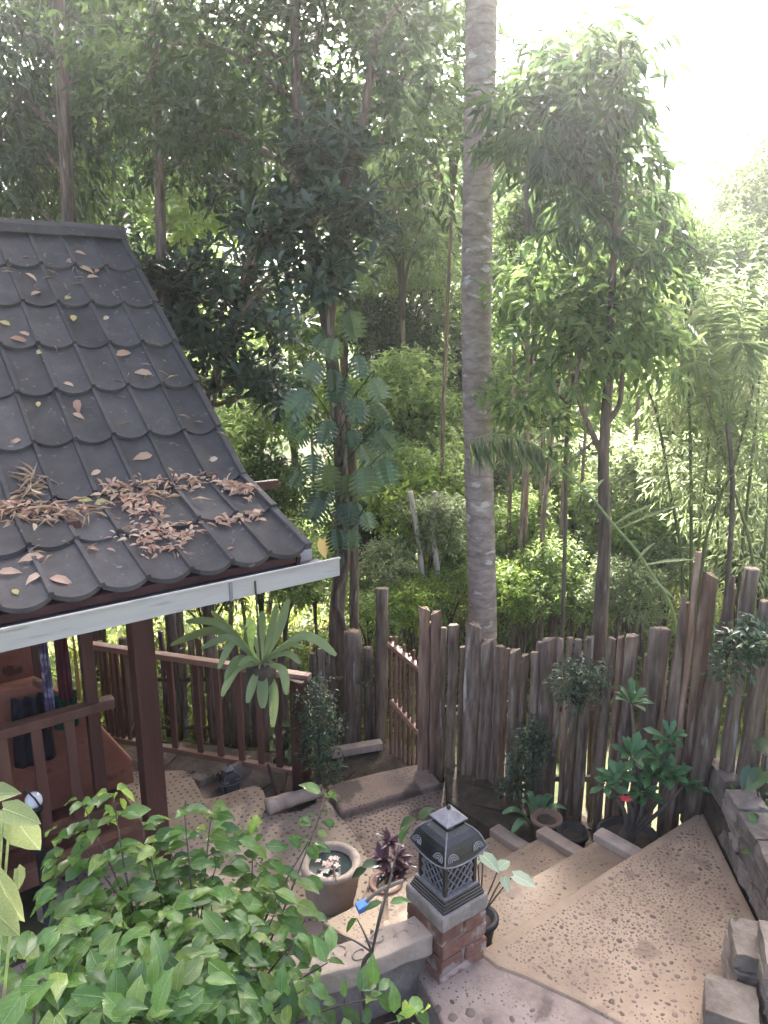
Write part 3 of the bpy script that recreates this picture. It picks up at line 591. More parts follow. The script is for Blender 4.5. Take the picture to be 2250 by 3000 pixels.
litter('twig_litter', 'scattered thin straws and seeds on the dark roof', [((0, 800), (500, 900), 60), ((50, 1000), (600, 1100), 80), ((50, 1200), (700, 1250), 80), ((50, 1650), (700, 1620), 40)], 90, .015, .12, 'straw', .05)

# ================================================================== LANTERN, PILLAR, WALLS
PX, PYc = 2.095, 2.375                                   # pillar axis
pil = thing('brick_pillar', (PX, PYc, .66), 'short brick pillar with cement cap carrying the black lantern', 'pillar')
random.seed(8)
for i in range(4):
    z = .665+.080*i
    for k in range(2):
        c = V(PX-.069+.138*k, PYc, z+.036) if i % 2 else V(PX, PYc-.069+.138*k, z+.036)
        sz = (.134, .275, .072) if i % 2 else (.275, .134, .072)
        o = MB().box((c.x+random.uniform(-.006, .006), c.y+random.uniform(-.006, .006), c.z), sz).build('brick', M['brick'], pil, bevel=.009); rough_up(o.data, .007, 14, i*2+k, 0)
o = MB().box((PX, PYc, .82), (.256, .256, .31)).build('mortar_core', M['mortar'], pil)
o = MB().box((PX, PYc, 1.024), (.285, .285, .085)).build('cement_cap', M['mortar'], pil, bevel=.014); rough_up(o.data, .010, 11, 5, 2)
def sq(mb, c, prof, M4=None):                            # square lathe: (half width, height)
    vs = []; fs = []
    for h, z in prof:
        for x, y in ((-1, -1), (1, -1), (1, 1), (-1, 1)): vs.append((c[0]+x*h, c[1]+y*h, c[2]+z))
    for i in range(len(prof)-1):
        for k in range(4): fs.append((i*4+k, i*4+(k+1) % 4, (i+1)*4+(k+1) % 4, (i+1)*4+k))
    fs += [(3, 2, 1, 0), tuple(len(vs)-4+k for k in range(4))]
    return mb.add(vs, fs)
def lantern(base, s, label):
    t = thing('lantern', base, label, 'lantern'); B = V(*base)
    def q(prof): return [(h*s, z*s) for h, z in prof]
    sq(MB(), B, q([(.130, 0), (.130, .012), (.125, .013), (.125, .025), (.120, .026), (.120, .038), (.115, .039), (.115, .052), (.108, .056)])).build('plinth', M['lantern'], t, bevel=.003*s)
    sq(MB(), B+V(0, 0, .056*s), q([(.110, 0), (.110, .008), (.106, .0085)])).build('plinth_rim', M['lantern_edge'], t)
    z0, z1, h = .064, .262, .100
    sq(MB(), B+V(0, 0, z0*s), q([(h-.022, 0), (h-.022, z1-z0)])).build('inner_box', M['plastic'], t)
    for x, y in ((-1, -1), (1, -1), (1, 1), (-1, 1)):
        MB().box(B+V(x*(h-.008), y*(h-.008), (z0+z1)/2)*1 if s == 1 else B+V(x*(h-.008), y*(h-.008), (z0+z1)/2)*s, (.018*s, .018*s, (z1-z0)*s)).build('corner_post', M['lantern'], t, bevel=.002*s)
    for k, (ax, ay) in enumerate(((0, -1), (-1, 0), (0, 1), (1, 0))):
        mb = MB(); ux, uy = (1, 0) if ax == 0 else (0, 1); hw = h-.016; hh = (z1-z0)/2; zc = (z0+z1)/2
        for sg in (-1, 1):
            for m in range(-5, 6):
                off = m*.042; pts = []
                # diagonal line a + sg*z = off, clipped to the panel
                for e in np.linspace(-hw, hw, 40):
                    zz = sg*(e-off)*1.15
                    if abs(zz) <= hh: pts.append((e, zz))
                if len(pts) > 3:
                    (e0, za), (e1, zb) = pts[0], pts[-1]
                    P = lambda e, zz, d: B+V(ux*e+ax*(h-.008+d), uy*e+ay*(h-.008+d), zc+zz)*s
                    mb.bar(P(e0, za, .002*sg), P(e1, zb, .002*sg), .006*s, .006*s, V(ax, ay, 0.01))
        mb.build('lattice', M['lantern_edge'], t)
    # flared roof with concave slopes and sagging eaves
    n = 8; vs = []; fs = []
    prof = [(.134, .250), (.128, .262), (.123, .281), (.115, .309), (.103, .336), (.082, .360), (.062, .374), (.056, .378)]
    ring = 4*n
    for pi, (hh, z) in enumerate(prof):
        for k in range(4):
            for m in range(n):
                f = -1+2*m/n; x, y = (f, -1) if k == 0 else (1, f) if k == 1 else (-f, 1) if k == 2 else (-1, -f)
                lift = (abs(f)**2.5)*.018*max(0, 1-pi/4); bow = 1+.0*f
                vs.append(B+V(x*hh*bow, y*hh*bow, z+lift-(.012*(1-f*f) if pi < 2 else 0))*s)
    for i in range(len(prof)-1):
        for m in range(ring): fs.append((i*ring+m, i*ring+(m+1) % ring, (i+1)*ring+(m+1) % ring, (i+1)*ring+m))
    rf = MB().add(vs, fs+[tuple(range(ring))[::-1]]).build('roof', M['lantern'], t)
    for x, y in ((-1, -1), (1, -1), (1, 1), (-1, 1)):    # hip ridges
        MB().tube([B+V(x*hh, y*hh, z+.002+.018*max(0, 1-i/4))*s for i, (hh, z) in enumerate(prof)], .0035*s, 6).build('hip_ridge', M['lantern_edge'], rf)
    er = MB(); er.tube([Vector(vs[m]) for m in range(ring)]+[Vector(vs[0])], .004*s, 6); er.build('eave_rim', M['lantern_edge'], rf)
    sq(MB(), B+V(0, 0, .372*s), q([(.050, 0), (.050, .034), (.047, .036)])).build('neck', M['lantern'], t)
    sq(MB(), B+V(0, 0, .404*s), q([(.066, 0), (.066, .006), (.040, .026), (.012, .046), (.006, .050)])).build('cap', M['lantern_edge'], t, bevel=.002*s)
    MB().lathe(B+V(0, 0, .450*s), q([(.008, 0), (.012, .008), (.010, .016), (.004, .024)]), 12).build('finial', M['lantern'], t, smooth=True)
    for k, (ax, ay) in enumerate(((0, -1), (-1, 0), (0, 1), (1, 0))):   # round medallions on the eaves
        for e in (-1, 1):
            if k in (0, 3) or k == 1 or k == 2:
                c = V(ax, ay, 0); sd_ = V(-ay, ax, 0)
                cc = B+(c*.131+sd_*(.080*e)+V(0, 0, .276))*s
                nn = (c*.83+V(0, 0, .56)).normalized(); u = sd_; v_ = nn.cross(u)
                mb = MB()
                for r_ in (.030, .020, .010):
                    pts = [cc+nn*.004*s+(u*math.cos(th)+v_*math.sin(th))*r_*s for th in np.linspace(.0, PI, 12)]
                    if v_.z < 0: pts = [cc+nn*.004*s+(u*math.cos(th)-v_*math.sin(th))*r_*s for th in np.linspace(.0, PI, 12)]
                    mb.tube(pts, .0032*s, 5)
                mb.build('medallion', M['lantern_edge'], rf)
    return t
lantern((PX, PYc, 1.066), .98, 'black pagoda garden lantern with lattice sides on the brick pillar')
lq = G(672, 2322, -.1); lantern((lq.x, lq.y, -.13), .62, 'smaller dark lantern standing low beyond the patio edge')

# low cream wall running left from the pillar
lw = thing('low_wall', (1.5, 2.45, .5), 'low cream cement wall with swirl reliefs running from the pillar', 'wall')
cpl = bez([V(1.965, 2.375, .875), V(1.55, 2.45, .87), V(1.12, 2.60, .865)], 6); mb = MB(); vs = []
for i, q in enumerate(cpl):
    t_ = (cpl[min(i+1, len(cpl)-1)]-cpl[max(i-1, 0)]).normalized(); sd_ = V(-t_.y, t_.x, 0)
    vs += [q+sd_*a_*.075+V(0, 0, c_*.055) for a_, c_ in ((-1, -1), (1, -1), (1, 1), (-1, 1))]
m_ = len(cpl); mb.add(vs, [(i*4+k, i*4+(k+1) % 4, (i+1)*4+(k+1) % 4, (i+1)*4+k) for i in range(m_-1) for k in range(4)]+[(3, 2, 1, 0), tuple((m_-1)*4+k for k in range(4))])
o = mb.build('coping', M['cream'], lw, bevel=.012, angle=50); rough_up(o.data, .010, 9, 3, 1)
mb = MB()
for a, b in zip(cpl, cpl[1:]): mb.bar((a.x, a.y+.03, .66), (b.x, b.y+.03, .66), .10, .30)
o = mb.build('wall_base', M['stone'], lw); rough_up(o.data, .012, 8, 4, 1)
mb = MB(); random.seed(2)
for cx, cy, sg in ((1.85, 2.39, 1), (1.74, 2.44, -1), (1.62, 2.42, 1), (1.50, 2.49, -1), (1.38, 2.50, 1), (1.26, 2.56, -1)):
    pts = []
    for th in np.linspace(0, 4.6*PI/2, 22):
        r_ = .012+.008*th; pts.append((cx+r_*math.cos(th*sg)*1.25, cy+r_*math.sin(th*sg)*.75, .928+.002*math.sin(th*3)))
    mb.tube(pts, .0042, 6)
mb.build('swirl_relief', M['cream'], lw, smooth=True)
o = MB().tube([(1.075, 2.63, .3), (1.07, 2.625, .6), (1.075, 2.63, .85), (1.065, 2.62, 1.03)], [.05, .046, .048, .045], 9, jit=.08).build('pale_post', M['whitewood'], None, smooth=False)
rough_up(o.data, .008, 12, 2, 1); tag(o, 'pale peeling wooden post at the far end of the cream wall', 'post')
a = W(1062, 2652, 3.28); o = MB().box(a, (.07, .05, .03)).build('blue_rag', M['blue'], None, bevel=.008); rough_up(o.data, .012, 15, 1, 2); tag(o, 'small blue rag lying behind the cream wall', 'rag')
MB_ = MB().tube(bez([W(1075, 2640, 3.25), W(1110, 2610, 3.22), W(1180, 2580, 3.17)], 6), .010, 8).build('pale_pipe', M['cream'], None, smooth=True); tag(MB_, 'thin pale pipe lying along the back of the cream wall', 'pipe')

# grey block wall on the right
bw = thing('block_wall', (3.8, 1.86, .7), 'rough grey stone block wall along the right of the landing', 'wall')
A, B_ = V(4.17, 2.29, 0), V(3.30, 1.29, 0); T = (B_-A).normalized(); Nn = V(-T.y, T.x, 0)
if Nn.x < 0: Nn = -Nn
random.seed(12)
for row in range(3):
    s_ = (-.02, -.10, -.05)[row]; z0 = .70+.108*row
    while s_ < 1.30:
        ln = random.uniform(.22, .40); h_ = .104+random.uniform(-.006, .004)+(.02 if row == 2 and s_ < .02 else 0)
        c = A+T*(s_+ln/2)+Nn*(.10+random.uniform(-.008, .008)+.010*row); Mr = Matrix.Rotation(math.atan2(T.y, T.x)+random.uniform(-.05, .05), 3, 'Z') @ Matrix.Rotation(random.uniform(-.04, .04), 3, 'Y')
        o = MB().box((c.x, c.y, z0+h_/2), (ln-.014, .19, h_), Mr, taper=random.uniform(.9, .98)).build('block', M['stone'], bw, bevel=.006); rough_up(o.data, .011, 9, row*20+int(s_*10), 3); rough_up(o.data, .008, 26, row*20+int(s_*10), 0); s_ += ln
st = thing('stone_stub', (3.05, 1.25, .7), 'broken end of a stone wall at the lower right corner', 'wall')
for k, (px, py, d, sz, rz, n_) in enumerate(((2190, 2900, 2.95, (.25, .20), .66, 3), (2128, 3015, 2.72, (.22, .21), .62, 2), (2285, 2960, 2.82, (.26, .22), .7, 4))):
    p = W(px, py, d)
    for i in range(n_):
        o = MB().box((p.x+random.uniform(-.01, .01), p.y+random.uniform(-.01, .01), .70+.088*i+.044), (sz[0]*random.uniform(.92, 1.05), sz[1]*random.uniform(.92, 1.05), .085), Matrix.Rotation(rz+random.uniform(-.08, .08), 3, 'Z')).build('block', M['stone'], st, bevel=.005); rough_up(o.data, .012, 10, 40+k*5+i, 4); rough_up(o.data, .006, 28, 40+k, 0)

# ================================================================== FENCES
FL = [V(3.58, 4.62, 0), V(3.75, 4.2, 0), V(4.0, 3.2, 0), V(4.27, 2.15, 0), V(4.5, 1.2, 0), V(4.8, .4, 0)]
def on_line(px, py, line):
    """distance ahead at which the sight line over px meets the plan line"""
    u, v = px-1125, py-1500; yc = F*math.cos(PITCH)-v*math.sin(PITCH); d = FW+RT*(u/yc)
    for a, b in zip(line, line[1:]):
        e = b-a; det = d.x*(-e.y)-d.y*(-e.x)
        if abs(det) < 1e-9: continue
        k = (a.x*(-e.y)-a.y*(-e.x))/det; m = (d.x*a.y-d.y*a.x)/det
        if -.02 <= m <= 1.02 and k > 0: return k
    return None
def picket(parent, px, wpx, ptop, d, zb, mat, style='slab', lean=0, pbot=None, name='picket'):
    pm = W(px, ptop, d); top = pm.z; wd = wpx*d*1.03/2250; x, y = pm.x, pm.y; H = top-zb
    along = (RT+FW*.1).normalized(); mb = MB(); n = 9; jit = [random.uniform(-1, 1) for _ in range(20)]
    sh = RT*(lean*d/2250)
    if style in ('pole', 'log'):
        pts = [V(x, y, zb+H*i/n)-sh*(1-i/n)+V(jit[i], jit[i+5], 0)*.006 for i in range(n+1)]
        rs = [wd/2*(1.12-.12*i/n)*(1+.06*jit[i]) for i in range(n+1)]
        mb.tube(pts, rs, 9, jit=.06)
    elif style == 'spike':
        pts = [V(x, y, zb+H*i/n)-sh*(1-i/n) for i in range(n+1)]
        rs = [wd/2*(1.15 if i < 5 else 1.15-.95*((i-5)/(n-5))**1.1) for i in range(n+1)]
        mb.tube(pts, rs, 8, jit=.06)
    else:                                                # split slab: flat face to the camera, bowed back, uneven edges
        vs = []; th = min(.05, wd*.5)
        for i in range(n+1):
            f = i/n; c = V(x, y, zb+H*f)-sh*(1-f); wl = wd/2*(1+.14*jit[i]); wr_ = wd/2*(1+.14*jit[i+8])
            if style == 'taper': wl *= .62+.38*f; wr_ *= .62+.38*f
            zt = 0 if i < n else .5
            sl = .0 if i < n else wd*.35*jit[3]
            vs += [c-along*wl+FW*.0+V(0, 0, -sl), c+FW*(-.012), c+along*wr_+V(0, 0, sl), c+along*wr_*.6+FW*th, c-along*wl*.6+FW*th]
        fs = [(i*5+k, i*5+(k+1) % 5, (i+1)*5+(k+1) % 5, (i+1)*5+k) for i in range(n) for k in range(5)]+[(4, 3, 2, 1, 0), tuple(n*5+k for k in range(5))]
        mb.add(vs, fs)
    return mb.build(name, M[mat], parent, smooth=(style != 'slab'))
random.seed(21)
rf_ = thing('pole_fence', (4.0, 3.2, 0), 'fence of rough dark split poles along the steps and path', 'fence')
def C3(cx, cy): return 1000+.7535*cx, 1700+.7535*cy
FP = [(303, 345, 110, 'slab', 'bark_red'), (350, 388, 125, 'slab', 'bark_red'), (388, 412, 185, 'pole', 'bark'), (418, 456, 175, 'slab', 'bark_dark'), (460, 484, 260, 'slab', 'bark_dark'), (484, 546, 175, 'slab', 'bark'), (545, 602, 240, 'slab', 'bark'), (600, 636, 258, 'slab', 'bark_dark'), (637, 656, 266, 'pole', 'bark_red'),
      (656, 698, 275, 'slab', 'bark'), (700, 733, 292, 'slab', 'bark_dark'), (738, 774, 282, 'pole', 'bark'), (779, 838, 232, 'slab', 'bark_dark'), (840, 864, 228, 'pole', 'bark_dark'), (876, 902, 225, 'slab', 'bark_red'), (908, 938, 232, 'slab', 'bark_dark'), (942, 984, 225, 'slab', 'bark_dark'),
      (1034, 1070, 226, 'slab', 'bark_dark'), (1073, 1104, 222, 'slab', 'bark_red'), (1106, 1162, 218, 'slab', 'bark_dark'), (1198, 1286, 192, 'taper', 'bark_dark'), (1294, 1368, 60, 'spike', 'bark_dark'), (1378, 1402, -110, 'pole', 'bark_red'), (1402, 1466, -20, 'slab', 'bark_red'), (1488, 1560, -16, 'spike', 'bark_dark'), (1566, 1620, -45, 'log', 'bark'), (1624, 1668, 80, 'log', 'bark_dark'), (1672, 1720, 20, 'slab', 'bark_dark'), (1722, 1775, 60, 'slab', 'bark')]
for k in range(15):                                      # the fence goes on past the frame
    q = V(4.42, 1.72, 0).lerp(V(5.3, -.9, 0), k/14); d = (q-CAM).dot(FW); u = (q-CAM).dot(RT)/d; zt = random.uniform(1.7, 2.4)
    MB().tube([V(q.x+random.uniform(-.01, .01), q.y, .5+(zt-.5)*i/5) for i in range(6)], [random.uniform(.055, .085)*(1-.03*i) for i in range(6)], 9, jit=.07).build('picket', M[random.choice(('bark', 'bark_dark', 'bark_red'))], rf_, smooth=True)
for a, b, t_, sty, mt in FP:
    px, pt = C3((a+b)/2, t_); d = on_line(px, 2050, FL)
    if d is None: continue
    w_ = (b-a)*.7535*1.06; zb = -.12 if px < 1560 else .05
    if px > 2060: zb = .6
    picket(rf_, px, w_, pt, d+random.uniform(-.03, .03), zb, mt, sty, lean={1294: -30, 1488: 45, 1198: 30}.get(a, random.uniform(-6, 6)))
for px in np.arange(1275, 2230, 62):
    px = px+random.uniform(-9, 9); d = on_line(px, 2050, FL)
    tops = [C3(0, t_)[1] for a, b, t_, *_ in FP if C3(a-25, 0)[0] < px < C3(b+25, 0)[0]]
    if d and tops: picket(rf_, px, random.uniform(16, 34), min(tops)+random.uniform(5, 75), d+random.uniform(.05, .10), -.12 if px < 2000 else .4, random.choice(('bark_dark', 'bark', 'bark_red', 'bark_dark')), random.choice(('slab', 'pole')), lean=random.uniform(-8, 8))
def rail_line(parent, pts, r, mat, name='cross_rail'): MB().tube(pts, r, 7, jit=.08).build(name, M[mat], parent)
ds = [(px, on_line(px, 2080, FL)+.07) for px in (1245, 1400, 1550, 1700, 1900, 2050)]
rail_line(rf_, [W(px, 2075+.0*px, d) for px, d in ds], .025, 'bark_dark')
rail_line(rf_, [W(px, 2280, d) for px, d in ds], .025, 'bark_dark')

bf = thing('back_fence', (1.6, 6.3, 0), 'back fence of mossy grey poles behind the red railing', 'fence'); random.seed(31)
def C7(cx, cy): return 600+.482*cx, 1700+.482*cy
BP = [(280, 300, 1880, 'pole', 'bark', 6.75), (316, 334, 1900, 'pole', 'bark', 6.7), (345, 372, 1870, 'pole', 'bark_dark', 6.7), (462, 480, 1850, 'pole', 'bark', 6.7), (482, 514, 1790, 'pole', 'bark_dark', 6.65), (522, 542, 1900, 'slab', 'bark', 6.65), (546, 566, 1860, 'slab', 'bark', 6.6), (570, 590, 1870, 'slab', 'bark_red', 6.6), (592, 634, 1850, 'pole', 'bark', 6.55), (640, 664, 1900, 'slab', 'bark', 6.55), (668, 698, 1880, 'slab', 'bark', 6.5), (704, 724, 1905, 'slab', 'bark', 6.5), (730, 752, 1890, 'slab', 'bark_dark', 6.5), (756, 782, 1900, 'pole', 'bark', 6.45), (788, 808, 1880, 'slab', 'bark_red', 6.45), (812, 838, 1900, 'pole', 'bark_dark', 6.4), (845, 868, 1910, 'slab', 'bark', 6.4),
      (905, 928, 1915, 'slab', 'bark', 6.4), (930, 952, 1900, 'slab', 'bark', 6.4), (955, 982, 1905, 'slab', 'bark_dark', 6.4), (1004, 1062, 1852, 'log', 'bark', 6.38), (1064, 1094, 1898, 'log', 'bark_dark', 6.4), (1100, 1138, 1725, 'log', 'bark', 6.33)]
for a, b, t_, sty, mt, d in BP: picket(bf, (a+b)/2, b-a, t_, d, -.2, mt, sty, lean=random.uniform(-8, 8))
rail_line(bf, [W(px, 1990, d) for px, d in ((270, 6.78), (500, 6.68), (700, 6.56), (900, 6.46), (1130, 6.42))], .022, 'bark_dark')
rail_line(bf, [W(px, 2130, d) for px, d in ((270, 6.78), (500, 6.68), (700, 6.56), (900, 6.46), (1130, 6.42))], .022, 'bark_dark')

rr_ = thing('terrace_railing', (2.2, 5.4, 0), 'red timber railing with spaced balusters at the patio edge', 'railing')
RL, RR = W(262, 1883, 6.24), W(908, 1984, 5.62); RL.z = RR.z = .955
MB().bar(RL, RR, .075, .05).build('top_rail', M['rail'], rr_, bevel=.006)
BL, BR = V(RL.x, RL.y, .07), V(RR.x, RR.y, .07)
MB().bar(BL, BR, .055, .05).build('bottom_rail', M['rail'], rr_, bevel=.006)
for px in (318, 334, 350, 368, 440, 502, 576, 637, 699, 757, 811):
    u = (px-1125)/2052; best = min((abs(((RL+(RR-RL)*f-CAM).dot(RT)/(RL+(RR-RL)*f-CAM).dot(FW))-u), f) for f in np.linspace(0, 1, 300))[1]
    p = RL+(RR-RL)*best; wd = .03 if px < 380 else .052
    MB().box((p.x, p.y, .51), (wd, .03, .84), Matrix.Rotation(math.atan2((RR-RL).y, (RR-RL).x), 3, 'Z')).build('baluster', M['darkwood' if px == 811 else 'redwood'], rr_, bevel=.004)
pe = W(880, 2100, 5.60); MB().box((pe.x, pe.y, .42), (.12, .12, 1.06), Matrix.Rotation(.4, 3, 'Z')).build('end_post', M['darkwood'], rr_, bevel=.01)
gr = thing('gate_railing', (3.6, 4.9, 0), 'narrow red stair railing beside the back gate', 'railing'); random.seed(41)
gp = [W(1140, 1884, 6.12), W(1236, 1964, 5.80)]; MB().bar(gp[0], gp[1], .06, .04).build('top_rail', M['rail'], gr, bevel=.006)
gq = [W(1148, 2052, 6.12), W(1244, 2165, 5.80)]; MB().bar(gq[0], gq[1], .05, .045).build('lower_rail', M['rail'], gr, bevel=.006)
for k, px in enumerate((1146, 1160, 1172, 1185, 1199, 1212, 1226)):
    f = (px-1140)/96; d = 6.12-.32*f; picket(gr, px, 11, 1872+84*f-random.uniform(0, 30), d+.03, -.15, 'bark_red' if k % 2 else 'redwood', 'slab', name='baluster')
pa, pb = G(968, 2212, .0), G(1118, 2186, .0); o = MB().bar((pa.x, pa.y, .02), (pb.x, pb.y, .02), .09, .07).build('plank', M['log'], None, bevel=.008); tag(o, 'pale plank lying across the ground before the back gate', 'plank')
pa, pb = G(782, 2362, .06), G(945, 2318, .06); o = MB().tube(bez([V(pa.x, pa.y, .05), (V(pa.x, pa.y, .05)*.6+V(pb.x, pb.y, .05)*.4)+V(0, 0, .012), V(pb.x, pb.y, .07)], 5), [.068, .066, .064, .058, .062, .06, .054, .056, .05, .045, .047], 12, jit=.06).build('log', M['log'], None, smooth=True); tag(o, 'short pale log lying on the wavy edge of the patio', 'log')
for x, y, x2, y2, lab in ((785, 2240, 812, 2335, 'thin dark stake leaning against the red railing'), (845, 2245, 826, 2320, 'second thin stake next to the railing end post')):
    o = MB().tube([W(x, y, 5.72), W(x2, y2, 5.5)], .012, 6).build('stake', M['darkwood']); tag(o, lab, 'stake')
o = MB().box(W(690, 2262, 5.75), (.34, .05, .16), Matrix.Rotation(.3, 3, 'Z')).build('kerb_stone', M['grey_concrete'], None, bevel=.02); tag(o, 'grey kerb stone under the red railing', 'stone')
o = MB().box(W(590, 2300, 5.75), (.16, .16, .2), Matrix.Rotation(.5, 3, 'Z')).build('stone_block', M['stone'], None, bevel=.02); rough_up(o.data, .02, 8, 2, 2); tag(o, 'rough grey stone left of the low lantern', 'stone')

# ================================================================== GARDEN PLANTS
def pot(parent, c, r, h, mat, soil=True, rim=.012):
    MB().lathe(c, [(r*.72, 0), (r*.78, .02), (r*.95, h-.03), (r+rim, h-.025), (r+rim, h), (r-.012, h), (r-.02, h-.025)], 24).build('pot', M[mat], parent, smooth=True)
    if soil: MB().lathe(V(*c)+V(0, 0, h-.03), [(r*.3, 0), (r-.014, .0), (r-.02, .004), (r*.3, .008)], 18).build('soil', M['soil'], parent, smooth=True)
def A1(v): return np.array([tuple(v)], float)
# --- foreground bush
bush = thing('leafy_bush', W(560, 3120, 2.4), 'bright green small-leaved bush filling the lower left corner', 'bush'); RNG = np.random.default_rng(3); random.seed(3)
bush.location.z = .52; root = bush.location.copy(); lv = Leaves(); br = MB()
tips = []
for (px, py, d) in ((330, 2330, 2.75), (240, 2350, 2.7), (540, 2380, 2.85), (650, 2480, 2.95), (440, 2500, 2.8), (780, 2560, 3.0), (930, 2420, 3.1), (960, 2330, 3.2), (740, 2460, 3.1), (900, 2680, 2.8), (330, 2600, 2.6), (180, 2650, 2.45), (120, 2750, 2.3), (300, 2780, 2.3), (480, 2700, 2.5), (620, 2650, 2.6), (560, 2800, 2.3), (420, 2880, 2.15), (700, 2740, 2.5), (250, 2920, 2.05), (520, 2950, 2.1), (640, 2900, 2.25), (350, 2980, 1.95), (120, 2890, 2.1), (960, 2820, 2.5), (1110, 2920, 2.4), (1200, 2980, 2.35), (830, 2960, 2.3), (890, 2900, 2.35), (740, 2620, 2.75), (560, 2560, 2.8), (160, 2560, 2.65), (420, 2420, 2.9), (200, 2430, 2.75), (620, 2370, 3.0), (500, 2490, 2.95), (330, 2690, 2.5), (450, 2800, 2.3), (230, 2830, 2.25), (390, 2940, 2.05), (580, 2720, 2.45), (660, 2810, 2.35), (60, 2830, 2.1), (180, 2760, 2.25), (300, 2860, 2.1), (480, 2860, 2.15), (560, 2900, 2.1), (440, 2980, 1.95), (620, 2970, 2.1), (380, 2820, 2.2), (700, 2680, 2.55), (820, 2640, 2.8), (860, 2760, 2.55)):
    tip = W(px, py, d); mid = root*.45+tip*.55+V(random.uniform(-.08, .08), random.uniform(-.08, .08), .10); p = stem(br, [root, root*.8+mid*.2+V(0, 0, .08), mid, tip], .009, .0022, 6, 4)
    T = (p[-1]-p[-4]).normalized(); tips.append(tip)
    sprig = py < 2430 or px > 850
    for k in range(2, len(p)):
        if k < len(p)*(.58 if sprig else .36): continue
        for _ in range(4 if sprig else 8):
            a = Vector(rnd(1)[0]); a = (a-T*a.dot(T)).normalized(); D = T*.3+a*.8+V(0, 0, -.32)-FW*.15; N = V(0, 0, 1.0)-FW*.35+Vector(rnd(1)[0])*.45
            L = random.uniform(.055, .125)*(1.0 if sprig else 1.12); lv.add(A1(p[k]+a*.02+Vector(rnd(1)[0])*(.02 if sprig else .065)), A1(D), A1(N), L, L*.52)
br.build('branches', M['branch'], bush, smooth=True); leaf_parts(bush, lv, M['lf_bush'], OVAL, .52, 300)
yg = Leaves()
for px, py, d in ((330, 2320, 2.75), (290, 2340, 2.72), (350, 2370, 2.75), (735, 2400, 3.1), (400, 2470, 2.75), (1190, 2935, 2.35), (1230, 2950, 2.3), (300, 2690, 2.45)):
    for _ in range(3):
        L = random.uniform(.05, .09); yg.add(A1(W(px+random.uniform(-25, 25), py+random.uniform(-20, 20), d)), A1(rnd(1)[0]*.7+np.array((0, 0, -.5))), A1(rnd(1)[0]*.5+np.array((0, 0, 1))-np.array(FW)*.4), L, L*.45)
link('young_leaves', yg.mesh('young_leaves', M['lf_young'], OVAL, root), bush)
# --- big soft leaf plant at the left edge
big = thing('broadleaf_plant', W(-60, 3000, 1.75), 'tall plant with big lime yellow leaves at the left edge', 'plant'); big.location.z = .52; random.seed(4)
bl_t = (np.array([(0, 0, 0), (-.12, .22, .02), (-.12, -.22, .02), (.2, .5, .06), (.2, 0, 0), (.2, -.5, .06), (.55, .42, .06), (.55, 0, -.02), (.55, -.42, .06), (.82, .2, -.02), (.82, -.2, -.02), (1, 0, -.12)]), np.array([(0, 4, 3), (0, 3, 1), (0, 5, 4), (0, 2, 5), (3, 4, 7), (3, 7, 6), (4, 5, 8), (4, 8, 7), (6, 7, 9), (7, 8, 10), (7, 11, 9), (7, 10, 11)]))
bm_ = leaf_template('leaf', M['lf_big'], bl_t, .62); sub = MB()
BS = .78
bigl = [(W(30, 2375, 1.75), RT*.35+V(0, 0, -.95)+FW*.1, -FW+RT*.2+V(0, 0, .25), .20), (W(10, 2370, 1.72), RT*.8+V(0, 0, -.35), V(0, 0, .8)-FW*.5, .13), (W(-10, 2560, 1.68), RT*.25+V(0, 0, -1), -FW*.9+V(0, 0, .3)-RT*.2, .22), (W(-60, 2330, 1.8), RT*.9+V(0, 0, .1), V(0, 0, 1)-FW*.6, .14), (W(50, 2545, 1.72), RT*.05+V(0, 0, -1), RT*.9-FW*.3, .085), (W(-40, 2640, 1.62), RT*.5+V(0, 0, -.8), -FW*.6+V(0, 0, .6), .17)]
for P, D, N, L in bigl:
    D = D.normalized(); S = N.cross(D).normalized(); N = D.cross(S); place('leaf', bm_, Matrix(((D.x, S.x, N.x, P.x), (D.y, S.y, N.y, P.y), (D.z, S.z, N.z, P.z), (0, 0, 0, 1))) @ Matrix.Scale(L*BS, 4), big)
    stem(sub, [big.location, big.location*.5+P*.5-RT*.08, P], .008, .003, 6, 5)
sub.build('stems', M['lf_big'], big, smooth=True)
dk = thing('dark_broadleaf_plant', W(-40, 3200, 1.75), 'dark glossy broad leaves in the bottom left corner', 'plant'); dk.location.z = .52
for P, D, L in ((W(140, 2870, 1.72), -RT*.75+V(0, 0, -.5)-FW*.5, .19), (W(60, 2920, 1.68), -RT*.3+V(0, 0, -.3)-FW*.8, .18), (W(160, 2980, 1.66), RT*.1+V(0, 0, -.3)-FW*.8, .17), (W(0, 2860, 1.75), -RT*.6-FW*.4+V(0, 0, -.3), .16)):
    D = D.normalized(); N = V(0, 0, 1)-FW*.2; S = N.cross(D).normalized(); N = D.cross(S)
    place('leaf', leaf_template('leaf', M['lf_bush'], bl_t, .5), Matrix(((D.x, S.x, N.x, P.x), (D.y, S.y, N.y, P.y), (D.z, S.z, N.z, P.z), (0, 0, 0, 1))) @ Matrix.Scale(L, 4), dk)
sub = MB(); stem(sub, [dk.location, W(100, 3000, 1.72), W(140, 2870, 1.72)], .007, .003, 6); sub.build('stems', M['branch'], dk)
